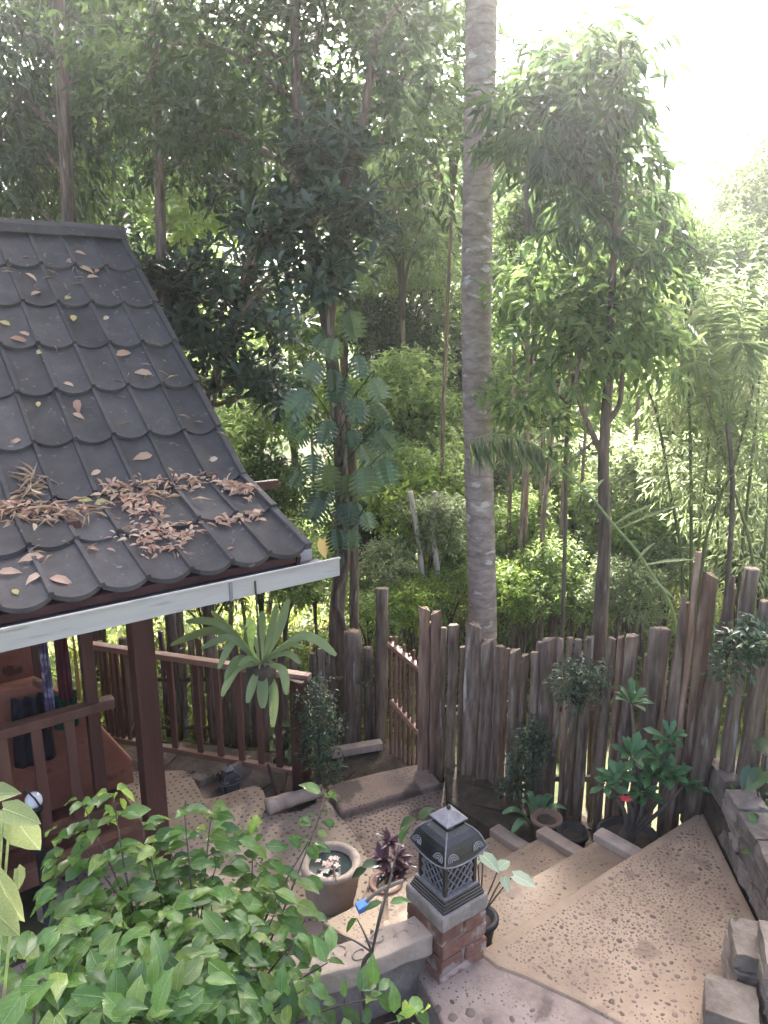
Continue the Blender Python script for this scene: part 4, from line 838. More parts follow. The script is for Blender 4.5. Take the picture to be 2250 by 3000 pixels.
# --- bare-stemmed shrub before the cream wall
bs = thing('stem_shrub', W(1085, 2905, 2.75), 'thin bare-stemmed shrub growing before the cream wall', 'shrub'); bs.location.z = .53; sub = MB(); lv = Leaves(); b0 = bs.location; kn = W(1090, 2790, 2.72)
stem(sub, [b0, W(1062, 2850, 2.73), kn], .012, .010, 7)
for e in ((1045, 2690), (1150, 2560), (1170, 2470), (1120, 2640), (990, 2735), (1110, 2700)):
    p = stem(sub, [kn, kn*.5+W(*e, 2.75)*.5+V(0, 0, .01), W(*e, 2.78)], .006, .0025, 6, 5)
for px, py, D in ((1120, 2642, -RT*.8+V(0, 0, -.4)), (1045, 2690, -RT*.5+V(0, 0, -.7)), (1140, 2645, RT*.6+V(0, 0, .1)), (1170, 2470, RT*.3+V(0, 0, .7)), (990, 2735, -RT+V(0, 0, -.1))):
    lv.add(A1(W(px, py, 2.75)), A1(D), A1(V(0, 0, 1)-FW*.2), .095, .04)
sub.build('stems', M['branch'], bs, smooth=True); leaf_parts(bs, lv, M['lf_bush'], OVAL, .42, 99)
# --- round planter bowl with blossoms
pc = G(968, 2525, .30); bd = thing('planter_bowl', (pc.x, pc.y, 0), 'round cream stone bowl of dark water with pink blossoms', 'bowl')
MB().lathe((pc.x, pc.y, 0), [(.14, -.02), (.165, .06), (.185, .18), (.19, .26), (.20, .285), (.198, .305), (.18, .312), (.15, .302), (.14, .26), (.05, .25)], 32).build('bowl', M['cream'], bd, smooth=True)
MB().lathe((pc.x, pc.y, .275), [(.02, 0), (.141, 0), (.141, .002), (.02, .003)], 28).build('water', M['water'], bd)
fl = thing('blossom_sprig', (pc.x, pc.y, .29), 'sprig of pink white blossoms lying in the stone bowl', 'flower'); RNG = np.random.default_rng(9)
for _ in range(9):
    c = np.array(G(930+RNG.random()*65, 2510+RNG.random()*35, .31)); c[2] = .305+RNG.random()*.02; lv = Leaves()
    for k in range(5):
        th = k*1.257+RNG.random(); lv.add(c[None], np.array([(math.cos(th), math.sin(th), .5)]), np.array([(0, 0, 1.)]), .026, .016)
    link('blossom', lv.mesh('blossom', M['petal'], OVAL, fl.location), fl)
sub = MB(); stem(sub, [G(985, 2580, .32), G(980, 2550, .33), V(pc.x+.02, pc.y, .31)], .004, .003, 6); sub.build('stalk', M['redwood'], fl)
# --- dark purple plant in a clay pot
qc = G(1130, 2640, .05); pp_ = thing('purple_plant', (qc.x, qc.y, .0), 'dark purple bushy plant in a clay pot behind the lantern', 'plant'); pot(pp_, (qc.x, qc.y, .0), .10, .20, 'terracotta'); lv = Leaves(); RNG = np.random.default_rng(13)
sub = MB()
for px, py, d in ((1140, 2470, 3.9), (1120, 2520, 3.85), (1165, 2515, 3.9), (1135, 2560, 3.85), (1160, 2570, 3.85), (1180, 2540, 3.9)):
    c = W(px, py, d); stem(sub, [V(qc.x, qc.y, .18), c], .006, .003, 6); rosettes(lv, A1(c), A1((0, 0, 1.)), 12, .085, .42)
sub.build('stems', M['branch'], pp_); leaf_parts(pp_, lv, M['lf_purple'], OVAL, .42, 99)
gp_ = Leaves(); 
for px, py, D in ((1060, 2535, RT*.9+V(0, 0, .1)), (1075, 2545, -RT*.5+V(0, 0, -.3)), (1215, 2395, -RT*.7+V(0, 0, -.5)), (1225, 2400, RT*.3+V(0, 0, .3))): gp_.add(A1(W(px, py, 3.95)), A1(D), A1(V(0, 0, 1)-FW*.3), .12, .07)
leaf_parts(pp_, gp_, M['lf_monstera'], OVAL, .55, 9)
# --- white caladium by the pillar
cc = V(2.40, 2.45, .53); ca = thing('white_leaf_plant', cc, 'pale white-leaved plant in a black pot beside the pillar', 'plant'); pot(ca, cc, .085, .16, 'plastic'); sub = MB(); lm = leaf_template('leaf', M['lf_pale'], bl_t, .7)
for px, py, D, L in ((1415, 2505, RT*.5-FW*.6+V(0, 0, -.2), .115), (1505, 2565, RT*.9+V(0, 0, -.25)-FW*.3, .125), (1400, 2520, -RT*.6-FW*.3, .08), (1460, 2545, RT*.4+FW*.4, .10), (1475, 2570, RT*.2-FW*.9+V(0, 0, -.3), .08)):
    P = W(px, py, 3.36); D = D.normalized(); N = V(0, 0, 1)-FW*.15; S = N.cross(D).normalized(); N = D.cross(S); stem(sub, [cc+V(random.uniform(-.02, .02), random.uniform(-.02, .02), .14), cc*.4+P*.6+V(0, 0, .07), P], .0045, .003, 6)
    place('leaf', lm, Matrix(((D.x, S.x, N.x, P.x), (D.y, S.y, N.y, P.y), (D.z, S.z, N.z, P.z), (0, 0, 0, 1))) @ Matrix.Scale(L, 4), ca)
sub.build('stalks', M['branch'], ca, smooth=True)
# --- thick-leaved potted tree (adenium) and its neighbours on the fence bed
ac = V(3.83, 2.58, .17); ad = thing('potted_rosette_plant', ac, 'potted plant with glossy leaf rosettes and a red flower by the fence', 'plant'); pot(ad, ac, .19, .30, 'plastic'); sub = MB(); lv = Leaves(); RNG = np.random.default_rng(17); r0 = ac+V(0, 0, .27)
sub.lathe(ac+V(0, 0, .25), [(.05, 0), (.06, .04), (.035, .1), (.03, .12)], 14)
for px, py, k in ((1850, 2060, 13), (1960, 2165, 9), (1850, 2215, 12), (1905, 2270, 14), (1810, 2280, 12), (1965, 2270, 13), (1880, 2320, 12), (1780, 2300, 8), (1930, 2225, 10), (2005, 2300, 9), (1835, 2340, 9)):
    c = W(px, py, 4.25 if py > 2150 else 4.35); stem(sub, [r0, r0*.5+c*.5+V(.02, -.03, .03), c], .016, .009, 7); rosettes(lv, A1(c), A1(V(0, 0, 1)-FW*.45), k, .135, .36, up=.6, open_=.85)
sub.build('stems', M['branch'], ad, smooth=True); leaf_parts(ad, lv, M['lf_adenium'], OBOV, .36, 299)
fq = Leaves(); c = W(1832, 2345, 4.12)
for k in range(6): fq.add(A1(c), A1((math.cos(k*1.05), math.sin(k*1.05), .5)), A1((0, -.3, 1)), .045, .03)
link('flower', fq.mesh('flower', M['redpetal'], OVAL, ac), ad)
sc_ = V(3.70, 2.92, .15); sp_ = thing('small_black_pot', sc_, 'small black plastic pot next to the middle step', 'pot'); pot(sp_, sc_, .10, .20, 'plastic')
tp = V(3.66, 3.12, .12); tpo = thing('clay_pot', tp, 'brown clay pot behind the small black pot', 'pot'); pot(tpo, tp, .10, .24, 'terracotta')
def strap_plant(name, label, base, fronds, mat, cat='fern', nrm=None, potk=None):
    t = thing(name, base, label, cat)
    for tipv, midv, wd in fronds:
        p = bez([Vector(base), midv, tipv], 6); m = len(p); ws = [wd*(.25+.75*math.sin(PI*min(1, (i/(m-1))**.8*.97+.05))**.7) if i < m-1 else .004 for i in range(m)]
        MB().ribbon(p, ws, (nrm or UP), .12).build('frond', M[mat], t, smooth=True)
    return t
random.seed(6); fb = W(1565, 2425, 4.75)
strap_plant('small_nest_fern', 'small strap-leaved fern at the foot of the pole fence', fb, [(W(px, py, d), fb*.45+W(px, py, d)*.55+V(0, 0, .08), .07) for px, py, d in ((1470, 2385, 4.7), (1545, 2320, 4.8), (1620, 2330, 4.85), (1660, 2370, 4.8), (1500, 2440, 4.6), (1590, 2460, 4.6), (1640, 2430, 4.65), (1530, 2350, 4.7), (1590, 2330, 4.9))], 'lf_adenium')
# --- arrow leaf plant on the raised bed
ap = W(2245, 2330, 4.0); ap.z = .86; al = thing('arrow_leaf_plant', ap, 'broad-leaved plant behind the grey block wall', 'plant'); sub = MB(); lm = leaf_template('leaf', M['lf_monstera'], bl_t, .6)
for px, py, D, L in ((2215, 2185, RT*.9-FW*.3+V(0, 0, .1), .2), (2245, 2200, RT*.6-FW*.7, .2), (2235, 2260, -RT*.7-FW*.5+V(0, 0, -.4), .17), (2200, 2250, -RT*.4-FW*.3+V(0, 0, -.8), .14)):
    P = W(px, py, 3.9); D = D.normalized(); N = V(0, 0, 1)-FW*.3; S = N.cross(D).normalized(); N = D.cross(S); stem(sub, [ap, ap*.5+P*.5, P], .006, .004, 6)
    place('leaf', lm, Matrix(((D.x, S.x, N.x, P.x), (D.y, S.y, N.y, P.y), (D.z, S.z, N.z, P.z), (0, 0, 0, 1))) @ Matrix.Scale(L, 4), al)
sub.build('stalks', M['branch'], al)
# --- small-leaved bushes
def bushlet(name, label, ells, n, L, wr, mat, base, cat='shrub', k=5, tl=.10, potm=None, tmpl=TRI2, droop=.25):
    t = thing(name, base, label, cat); lv = Leaves(); C, O = in_ellipsoids(ells, n); twigs(lv, C, O, k, L, wr, tl, droop=droop)
    link('foliage', lv.mesh('foliage', M[mat], tmpl, Vector(base)), t)
    sub = MB()
    for c, r in ells: stem(sub, [base, Vector(base)*.5+Vector(c)*.5+V(.02, .02, 0), c], .012, .004, 6)
    sub.build('stems', M['branch'], t)
    if potm: pot(t, V(*base)-V(0, 0, potm*1.0), potm, potm*1.5, 'plastic')
    return t
RNG = np.random.default_rng(23)
bushlet('trailing_shrub', 'small variegated shrub at the end post of the red railing', [(W(925, 2040, 5.5), .13), (W(935, 2120, 5.5), .16), (W(940, 2200, 5.45), .14), (W(960, 2250, 5.4), .10)], 330, .035, .55, 'lf_ivy', (*W(935, 2280, 5.5).xy, -.05))
bushlet('hanging_fence_plant', 'round small-leaved plant in a hanging pot high on the pole fence', [(W(1690, 2000, 4.72), .13), (W(1640, 2010, 4.72), .07), (W(1740, 1995, 4.68), .08)], 170, .032, .6, 'lf_ivy', W(1695, 2035, 4.72), 'plant', potm=.06)
bushlet('trailing_fence_plant', 'trailing small-leaved plant hanging low on the pole fence', [(W(1560, 2160, 4.95), .10), (W(1535, 2230, 4.95), .10), (W(1515, 2300, 4.95), .09), (W(1575, 2200, 4.95), .06)], 230, .032, .6, 'lf_ivy', W(1572, 2190, 4.97), 'plant', potm=.05)
bushlet('fence_creeper', 'leafy creeper spreading over the tall poles at the right edge', [(W(2180, 1870, 4.0), (.12, .12, .05)), (W(2240, 1880, 3.95), (.12, .12, .07)), (W(2140, 1960, 4.05), (.06, .06, .12))], 120, .05, .55, 'lf_ivy', W(2200, 1920, 4.05), 'creeper')
bushlet('gap_plant', 'pale broad leaves behind the red railing near its end post', [(W(840, 2130, 6.0), .08), (W(835, 2190, 6.0), .09), (W(1085, 2030, 6.1), .05)], 14, .13, .6, 'lf_monstera', (*W(838, 2230, 6.0).xy, -.1), 'plant', k=3, tmpl=OVAL)
# --- hanging bird's nest fern
random.seed(14); hc = W(765, 1945, 4.62); hf = thing('hanging_nest_fern', hc, 'large pale bird nest fern hanging from the gutter', 'fern')
FR = [((770, 1790), (765, 1870), .10), ((845, 1755), (815, 1850), .10), ((700, 1830), (740, 1860), .06), ((720, 1835), (730, 1900), .05), ((900, 1850), (850, 1880), .085), ((985, 1920), (890, 1865), .10), ((880, 1945), (840, 1915), .07), ((770, 2075), (770, 2000), .12), ((840, 2035), (825, 1960), .095), ((700, 1950), (735, 1930), .08), ((640, 1960), (690, 1880), .085), ((500, 1890), (640, 1850), .10), ((545, 1820), (650, 1830), .085), ((660, 1990), (700, 1930), .09), ((620, 1790), (690, 1860), .08), ((650, 2040), (695, 1960), .09), ((800, 2130), (800, 2010), .10), ((725, 2060), (745, 1990), .09), ((890, 1900), (840, 1890), .06), ((810, 1770), (790, 1870), .08), ((590, 1900), (680, 1870), .08)]
for i, ((tx, ty), (mx, my), wd) in enumerate(FR):
    back_ = (1 if ty < 1900 else -1)*random.uniform(.05, .28); tip = W(tx, ty, 4.62+back_); mid = W(mx, my, 4.62+back_*.5); p = bez([hc+Vector(rnd(1)[0])*.015, mid, tip], 7); m = len(p)
    wd *= .62; nr = (UP*.7-FW*.7) if ty > 1850 else (-FW+UP*.2)
    ws = [wd*(.22+.78*min(1, (i_/(m-1))*1.7)**1.0)*(1 if i_ < m*.62 else max(.06, 1-((i_-m*.62)/(m*.40))**1.6)) for i_ in range(m)]
    MB().ribbon(p, ws, nr, .14).build('frond', M['lf_fern'], hf, smooth=True)
lp_ = W(735, 1835, 4.5); MB().ribbon(bez([hc, W(738, 1900, 4.53), lp_, lp_+V(0, 0, .02)-RT*.03], 5), [.02]*6+[.03, .04, .05, .06, .07, .075, .08, .085, .07, .04], -FW+UP*.3, .2).build('frond', M['lf_young'], hf, smooth=True)
MB().lathe(hc-V(0, 0, .17), [(.04, 0), (.085, .03), (.10, .10), (.095, .16), (.06, .17)], 16).build('root_ball', M['soil'], hf, smooth=True)
gpt = PY(747, 1715, 4.185); MB().tube([gpt+V(0, -.005, .03), gpt+V(0, -.012, -.1), hc+V(0, 0, -.02)], .006, 6).build('strap', M['branch'], hf)
cn = Leaves(); cn.add(np.array([tuple(hc+Vector(q)*.04) for q in rnd(14)]), rnd(14)*.8+np.array((0, 0, -.1)), rnd(14), .09, .02); link('dry_fronds', cn.mesh('dry_fronds', M['dead'], TRI2, hc), hf)

# ================================================================== TREES AND FOREST
def ground_at(p): return V(p.x, p.y, gz(p)-.15)
def limbs_to(mb, trunk, ells, r, per=3):
    """a limb from the trunk to each leaf clump, with side branches"""
    for c, R in ells:
        c = Vector(c); R_ = min(R) if hasattr(R, '__len__') else R
        low = [q for q in trunk if q.z < c.z+.2] or trunk; s_ = min(low, key=lambda q: (q-c).length+.6*max(0, q.z-c.z+.4*(q-c).length))
        p = stem(mb, [s_, s_*.5+c*.5+V(0, 0, .12*(c-s_).length)+Vector(rnd(1)[0])*.05, c], r, r*.35, 6, 5)
        for _ in range(per):
            q = random.choice(p[3:]); e = c+Vector(rnd(1)[0])*R_*.8; stem(mb, [q, q*.5+e*.5+Vector(rnd(1)[0])*R_*.12, e], r*.35, r*.1, 5, 4)
def tree(name, label, trunk, r0, r1, ells, n, k, L, wr, mat, bark='bark', mode='twig', tl=.3, cat='tree', group=None, tmpl=TRI2, droop=.3, up=.2, spread=.8, lr=.03, extra=(), pw=.45, jit=0):
    base = Vector(trunk[0]); t = thing(name, base, label, cat, group); mb = MB(); p = stem(mb, trunk, r0, r1, 12, 6, jit)
    mb.build('trunk', M[bark], t, smooth=True); mb = MB()
    for e, ra, rb in extra: p += stem(mb, e, ra, rb, 8, 5)
    limbs_to(mb, p, ells, lr); mb.build('limbs', M[bark], t, smooth=True)
    lv = Leaves(); C, O = in_ellipsoids(ells, n, pw)
    if mode == 'rosette': rosettes(lv, C, O, k, L, wr)
    else: twigs(lv, C, O, k, L, wr, tl, up, droop, spread)
    link('crown', lv.mesh('crown', M[mat], tmpl, base), t); return t
RNG = np.random.default_rng(101); random.seed(101)
# --- tall palm in the middle
pts = [W(1414, 2250, 6.5), W(1414, 1860, 6.5), W(1412, 1700, 6.5), W(1402, 1350, 6.5), W(1396, 1000, 6.5), W(1398, 700, 6.5), W(1403, 450, 6.5), W(1408, 200, 6.5), W(1411, 0, 6.5), W(1412, -250, 6.5), W(1412, -900, 6.5)]
pts[0] = ground_at(pts[0]); pt = thing('palm_tree', pts[0], 'tall straight palm trunk rising through the middle of the picture', 'tree')
sm = bez(pts, 14); rs = []
for i, q in enumerate(sm): rs.append((.128+.008*max(0, 1-i/20))*(1-.10*i/len(sm))*(1+random.uniform(-.012, .016)))
MB().tube(sm, rs, 20, jit=.012).build('trunk', M['palm'], pt, smooth=True)
def frond(parent, pts, mat, n, ll, wl, droop=.5, start=.15, r=.012, name='frond', stalk='lf_palm', fwdl=.5):
    p = bez(pts, 8); mb = MB(); m = len(p); mb.tube(p, [r*(1-.75*i/(m-1)) for i in range(m)], 6); o = mb.build(name, M[stalk], parent, smooth=True)
    lv = Leaves()
    for j in range(n):
        f = start+(1-start)*j/n; i = min(m-2, int(f*(m-1))); q = p[i].lerp(p[i+1], f*(m-1)-i); T = (p[i+1]-p[i]).normalized(); S = T.cross(UP); S = S.normalized() if S.length > .05 else RT
        env = math.sin(PI*min(1, .18+.82*(f-start)/(1-start)))**.6
        for sg in (-1, 1):
            lv.add(A1(q), A1(S*sg*.9+T*fwdl+V(0, 0, -droop*random.uniform(.6, 1.3))), A1(UP+S*sg*.4), ll*env*random.uniform(.85, 1.1), wl)
    link('leaflets', lv.mesh('leaflets', M[mat], TRI2, wloc(o)), o); return o
top = sm[-1]
for k in range(13):
    th = k*2.4; d = V(math.cos(th), math.sin(th), 0); e = .35+.5*random.random(); frond(pt, [top, top+d*.7+V(0, 0, .7*e), top+d*1.5+V(0, 0, .7*e), top+d*2.3+V(0, 0, .2*e-.4)], 'lf_palm', 34, .55, .045)
# --- climber-clad tree left of the palm
tb = [ground_at(W(1000, 2150, 6.85)), W(985, 1850, 6.8), W(1003, 1600, 6.8), W(996, 1300, 6.85), W(968, 1020, 6.9), W(945, 880, 6.95), W(892, 600, 7.1), W(872, 350, 7.2), W(862, 50, 7.3), W(850, -350, 7.4)]
fork = [W(962, 1000, 6.9), W(985, 700, 6.9), W(1010, 540, 6.9), W(1062, 350, 6.95), W(1105, 80, 7.0)]
CB = [(W(700, 180, 7.6), (.9, .9, .75)), (W(960, 130, 7.8), (.9, .9, .7)), (W(1180, 230, 7.6), (.75, .75, .6)), (W(820, 420, 7.7), (.75, .75, .45)), (W(1130, 430, 7.5), (.6, .6, .4)), (W(560, 380, 7.8), (.7, .7, .45)), (W(1250, 80, 8.2), (.7, .7, .5)), (W(450, 130, 8.0), (.8, .8, .6)), (W(700, -180, 8.0), (1.2, 1.2, .8)), (W(1050, -220, 8.0), (1.2, 1.2, .8)), (W(1290, 500, 7.0), (.3, .3, .3)), (W(880, -480, 8.2), (1.3, 1.3, .8))]
tt = tree('climber_tree', 'grey tree wrapped in split-leaf climber left of the palm', tb, .078, .035, CB, 2500, 6, .125, .40, 'lf_fine', 'bark_dark', tl=.34, extra=((fork, .05, .03), ([W(990, 690, 6.9), W(1100, 575, 6.85), W(1200, 545, 6.85), W(1290, 520, 6.9)], .014, .004)), droop=.45, lr=.03, pw=.4)
MB().tube(bez([tb[0]+RT*.1, W(1010, 1850, 6.72), W(985, 1760, 6.7), W(1020, 1640, 6.71), W(1000, 1500, 6.72), W(1012, 1350, 6.74), W(985, 1150, 6.78)], 8), .020, 7).build('vine', M['bark'], tt, smooth=True)
MB().tube(bez([ground_at(W(1040, 2150, 7.0)), W(1038, 1850, 7.0), W(1036, 1600, 7.0), W(1030, 1350, 7.0), W(990, 1100, 7.0)], 5), [.045]*16+[.042]*5, 9).build('second_stem', M['bark_dark'], tt, smooth=True)
# split leaves of the climber
mv = []; mf = []
def mono():
    vs = []; fs = []; nf = 6
    for i in range(21): vs.append((i/20, 0, -.10*(i/20)**2))
    wfun = lambda t: .46*math.sin(PI*min(1, (t*.80+.17)))**.6
    for sg in (1, -1):
        for k in range(nf):
            t0, t1 = .0+.145*k, .0+.145*(k+1); i0, i1 = int(round(t0*20)), int(round(t1*20)); wo = wfun((t0+t1)/2)
            b = len(vs); sl = .16
            vs += [(t0+.045, sg*wo*.5, .05), (t1+.03, sg*wo*.5, .05), (t1+sl-.085, sg*wo*1.1, -.03), (t0+sl-.015, sg*wo*1.06, -.03)]
            q = [(i0, b, b+1, i1), (b, b+3, b+2, b+1)]
            fs += [x if sg < 0 else x[::-1] for x in q]
    t = len(vs); vs += [(1.05, 0, -.14), (.93, .12, -.05), (.93, -.12, -.05)]; fs += [(18, t, t+1), (18, t+2, t)]
    return MB().add(vs, fs).mesh('split_leaf', M['lf_monstera'])
MM = mono(); cl = thing('split_leaf_climber', W(1000, 1750, 6.65), 'climber with big split leaves hanging on the grey tree', 'climber'); sub = MB(); random.seed(51)
for px, py, L, dx in ((965, 1150, .40, -.2), (1065, 1110, .42, .5), (885, 1215, .44, -.5), (1062, 1235, .45, .45), (1120, 1320, .42, .6), (945, 1300, .42, -.4), (900, 1400, .42, -.45), (1075, 1440, .44, .3), (1010, 1540, .40, .1), (930, 1530, .36, -.3), (1090, 1570, .32, .5), (1000, 1690, .28, .2), (1040, 980, .36, .4), (1150, 1410, .40, .6), (880, 1330, .38, -.6), (985, 1060, .36, .1), (1030, 1330, .36, .1), (930, 1050, .32, -.4), (1110, 1180, .36, .5), (960, 1430, .36, -.1), (1000, 1180, .38, -.1), (910, 1130, .36, -.5), (1120, 1250, .38, .7), (850, 1280, .36, -.8), (1075, 1370, .4, .4), (930, 1480, .38, -.5), (1020, 1460, .36, .2), (1050, 1540, .34, .5), (975, 1620, .32, -.2), (1140, 1330, .36, .8), (1040, 1620, .30, .3), (860, 1450, .3, -.5)):
    P = W(px-dx*40, py-70, 6.58+random.uniform(-.08, .1)); D = (RT*dx+V(0, 0, -1)-FW*random.uniform(.1, .5)).normalized(); D = (D+Vector(rnd(1)[0])*.35).normalized(); N = (-FW+UP*.7+RT*dx*.5+Vector(rnd(1)[0])*.5); S = N.cross(D).normalized(); N = D.cross(S)
    place('leaf', MM, Matrix(((D.x, S.x, N.x, P.x), (D.y, S.y, N.y, P.y), (D.z, S.z, N.z, P.z), (0, 0, 0, 1))) @ Matrix.Scale(L*random.uniform(.48, .74), 4), cl); stem(sub, [W(995, py+40, 6.78), P+V(0, 0, .05), P], .008, .005, 5, 4)
yl = W(945, 1580, 6.5); D = V(0, 0, -1)+RT*.1; S = (-FW).cross(D).normalized(); o = place('leaf', leaf_template('leaf', M['deadyellow'], bl_t, .6), Matrix(((D.x, S.x, -FW.x, yl.x), (D.y, S.y, -FW.y, yl.y), (D.z, S.z, 0, yl.z), (0, 0, 0, 1))) @ Matrix.Scale(.18, 4), cl); o['label'] = 'yellowed hanging leaf'
sub.build('stalks', M['lf_monstera'], cl, smooth=True)
# --- dark glossy rosette tree over the roof
RNG = np.random.default_rng(7); random.seed(61)
tr_ = [ground_at(W(585, 1500, 8.6)), W(600, 1300, 8.6), W(618, 1180, 8.6), W(655, 1010, 8.6), W(700, 880, 8.6), W(800, 700, 8.7), W(880, 560, 8.8)]
CR = [(W(470, 800, 8.3), (.42, .42, .32)), (W(560, 880, 8.3), (.5, .5, .3)), (W(480, 970, 8.2), (.38, .38, .22)), (W(680, 800, 8.4), (.5, .5, .32)), (W(800, 680, 6.9), (.42, .42, .30)), (W(760, 560, 8.7), (.55, .55, .35)), (W(930, 640, 6.7), (.36, .36, .30)), (W(900, 830, 6.7), (.38, .38, .26)), (W(760, 950, 8.3), (.5, .5, .28)), (W(600, 1010, 8.2), (.42, .42, .22)), (W(740, 1110, 8.2), (.42, .42, .26)), (W(540, 1100, 8.2), (.3, .3, .14)), (W(830, 1170, 8.2), (.3, .3, .16)), (W(1020, 760, 6.8), (.32, .32, .26)), (W(950, 450, 6.9), (.4, .4, .3)), (W(1060, 600, 6.7), (.28, .28, .22))]
tree('rosette_tree', 'tree with dark glossy leaf rosettes leaning over the roof', tr_, .07, .03, CR, 640, 9, .165, .36, 'lf_rosette', 'bark_dark', 'rosette', tmpl=OBOV, lr=.03, jit=.03)
# --- two dark slender trunks and their canopy over the roof
RNG = np.random.default_rng(8); random.seed(62)
C1 = [(W(60, 120, 9.5), (1.0, 1.0, .8)), (W(280, 220, 9.8), (.9, .9, .7)), (W(50, 430, 9.2), (.8, .8, .6)), (W(330, 60, 10), (1, 1, .7)), (W(180, 500, 9.6), (.8, .8, .5)), (W(40, 620, 9.3), (.6, .6, .4)), (W(-150, 250, 9.2), (1.2, 1.2, 1.2)), (W(150, -250, 10), (1.4, 1.4, .8)), (W(100, 300, 10.5), (1, 1, .6))]
tree('canopy_tree', 'slender dark tree at the left edge with hanging foliage', [ground_at(W(250, 1500, 8.6)), W(225, 1000, 8.6), W(205, 680, 8.6), W(188, 350, 8.6), W(170, 0, 8.6), W(160, -300, 8.6)], .085, .055, C1, 2100, 6, .15, .30, 'lf_fine', 'bark_dark', tl=.4, droop=.8, up=-.1, lr=.028)
C2 = [(W(470, 330, 9.2), (.7, .7, .5)), (W(560, 480, 9.2), (.55, .55, .35)), (W(620, 250, 9.4), (.8, .8, .5)), (W(380, 720, 8.9), (.3, .3, .3))]
tree('canopy_tree', 'slender dark trunk between the roof ridge and the rosette tree', [ground_at(W(488, 1400, 8.1)), W(482, 1100, 8.1), W(474, 800, 8.1), W(466, 500, 8.1), W(456, 250, 8.1), W(450, 0, 8.1)], .062, .042, C2, 560, 6, .14, .36, 'lf_fine', 'bark_dark', tl=.35, droop=.6, lr=.022)
# --- slim tree with hanging leaves right of the palm
RNG = np.random.default_rng(9); random.seed(63)
tc = [ground_at(W(1752, 2200, 5.5)), W(1757, 1860, 5.5), W(1766, 1700, 5.5), W(1772, 1560, 5.5), W(1768, 1400, 5.5), W(1770, 1280, 5.5), W(1782, 1080, 5.5), W(1795, 800, 5.5), W(1805, 550, 5.5), W(1815, 300, 5.5), W(1818, 120, 5.5)]
fk = [W(1768, 1340, 5.5), W(1735, 1270, 5.5), W(1705, 1200, 5.45), W(1690, 1120, 5.4), W(1700, 1000, 5.4)]; fk2 = [W(1770, 1250, 5.5), W(1812, 1190, 5.5), W(1822, 1120, 5.5), W(1825, 1000, 5.5)]; fk3 = [W(1742, 1290, 5.5), W(1700, 1330, 5.45), W(1650, 1370, 5.4), W(1600, 1420, 5.4)]
CC = [(W(1520, 330, 5.6), (.24, .24, .18)), (W(1620, 400, 5.6), (.36, .36, .24)), (W(1740, 330, 5.6), (.30, .30, .26)), (W(1690, 230, 5.7), (.26, .26, .15)), (W(1800, 470, 5.6), (.22, .22, .20)), (W(1700, 520, 5.5), (.30, .30, .18)), (W(1670, 630, 5.5), (.22, .22, .13)), (W(1770, 660, 5.6), (.24, .24, .18)), (W(1530, 450, 5.7), (.20, .20, .14)), (W(1860, 780, 5.7), (.28, .28, .16)), (W(1800, 190, 5.8), (.26, .26, .12)), (W(1840, 330, 5.7), (.12, .12, .22)), (W(1620, 170, 6.0), (.2, .2, .1)), (W(1900, 560, 5.8), (.10, .10, .08)), (W(1880, 660, 5.8), (.12, .12, .08))]
tree('drooping_tree', 'slim dark-trunked tree with long hanging leaves right of the palm', tc, .062, .007, CC, 430, 6, .15, .22, 'lf_droop', 'bark_dark', tl=.24, droop=.75, up=.05, spread=.8, lr=.016, extra=((fk, .026, .012), (fk2, .022, .012), (fk3, .010, .004)))
CD = [(W(1700, 1060, 5.6), (.28, .28, .18)), (W(1800, 980, 5.6), (.34, .34, .22)), (W(1640, 960, 5.7), (.30, .30, .18)), (W(1890, 1020, 5.7), (.28, .28, .16)), (W(1570, 840, 5.9), (.30, .30, .16)), (W(1850, 900, 5.7), (.28, .28, .16)), (W(1600, 1250, 5.9), (.26, .26, .18)), (W(1530, 1150, 6.0), (.26, .26, .18)), (W(1680, 870, 5.8), (.25, .25, .15))]
tree('understory_tree', 'small leafy tree spreading in front of the slim dark trunk', [ground_at(W(1650, 2000, 6.2)), W(1655, 1600, 6.2), W(1660, 1300, 6.1), W(1680, 1100, 6.0), W(1700, 950, 5.9)], .018, .010, CD, 420, 6, .12, .32, 'lf_mid', 'branch', tl=.2, droop=.45, lr=.012)
# --- bamboo at the right edge
RNG = np.random.default_rng(10); random.seed(64)
bb = thing('bamboo_clump', ground_at(W(2140, 2000, 7.4)), 'clump of thin leaning bamboo at the right edge', 'bamboo')
for cp in (((2035, 1950), (2025, 1578), (2017, 1088), (2000, 800)), ((2050, 1950), (2062, 1616), (2153, 1352), (2215, 1100), (2260, 900)), ((2160, 1950), (2168, 1691), (2198, 1390), (2222, 1150), (2235, 850)), ((2090, 1950), (2100, 1600), (2108, 1300), (2130, 1080), (2160, 850)), ((2230, 1950), (2236, 1700), (2252, 1400), (2262, 1000)), ((2060, 1950), (2040, 1700), (2075, 1300), (2085, 1000)), ((1990, 1950), (2000, 1700), (1960, 1420), (1920, 1200), (1860, 1080)), ((2200, 1950), (2210, 1700), (2140, 1400), (2060, 1150))):
    d = 7.4+random.uniform(-.5, .6); pts = [W(x, y, d) for x, y in cp]; pts[0] = ground_at(pts[0]); p = bez(pts, 8); MB().tube(p, [random.uniform(.016, .022)*(1-.55*i/len(p))*(1.18 if i % 4 == 0 else 1) for i in range(len(p))], 8).build('culm', M['bamboo'], bb, smooth=True)
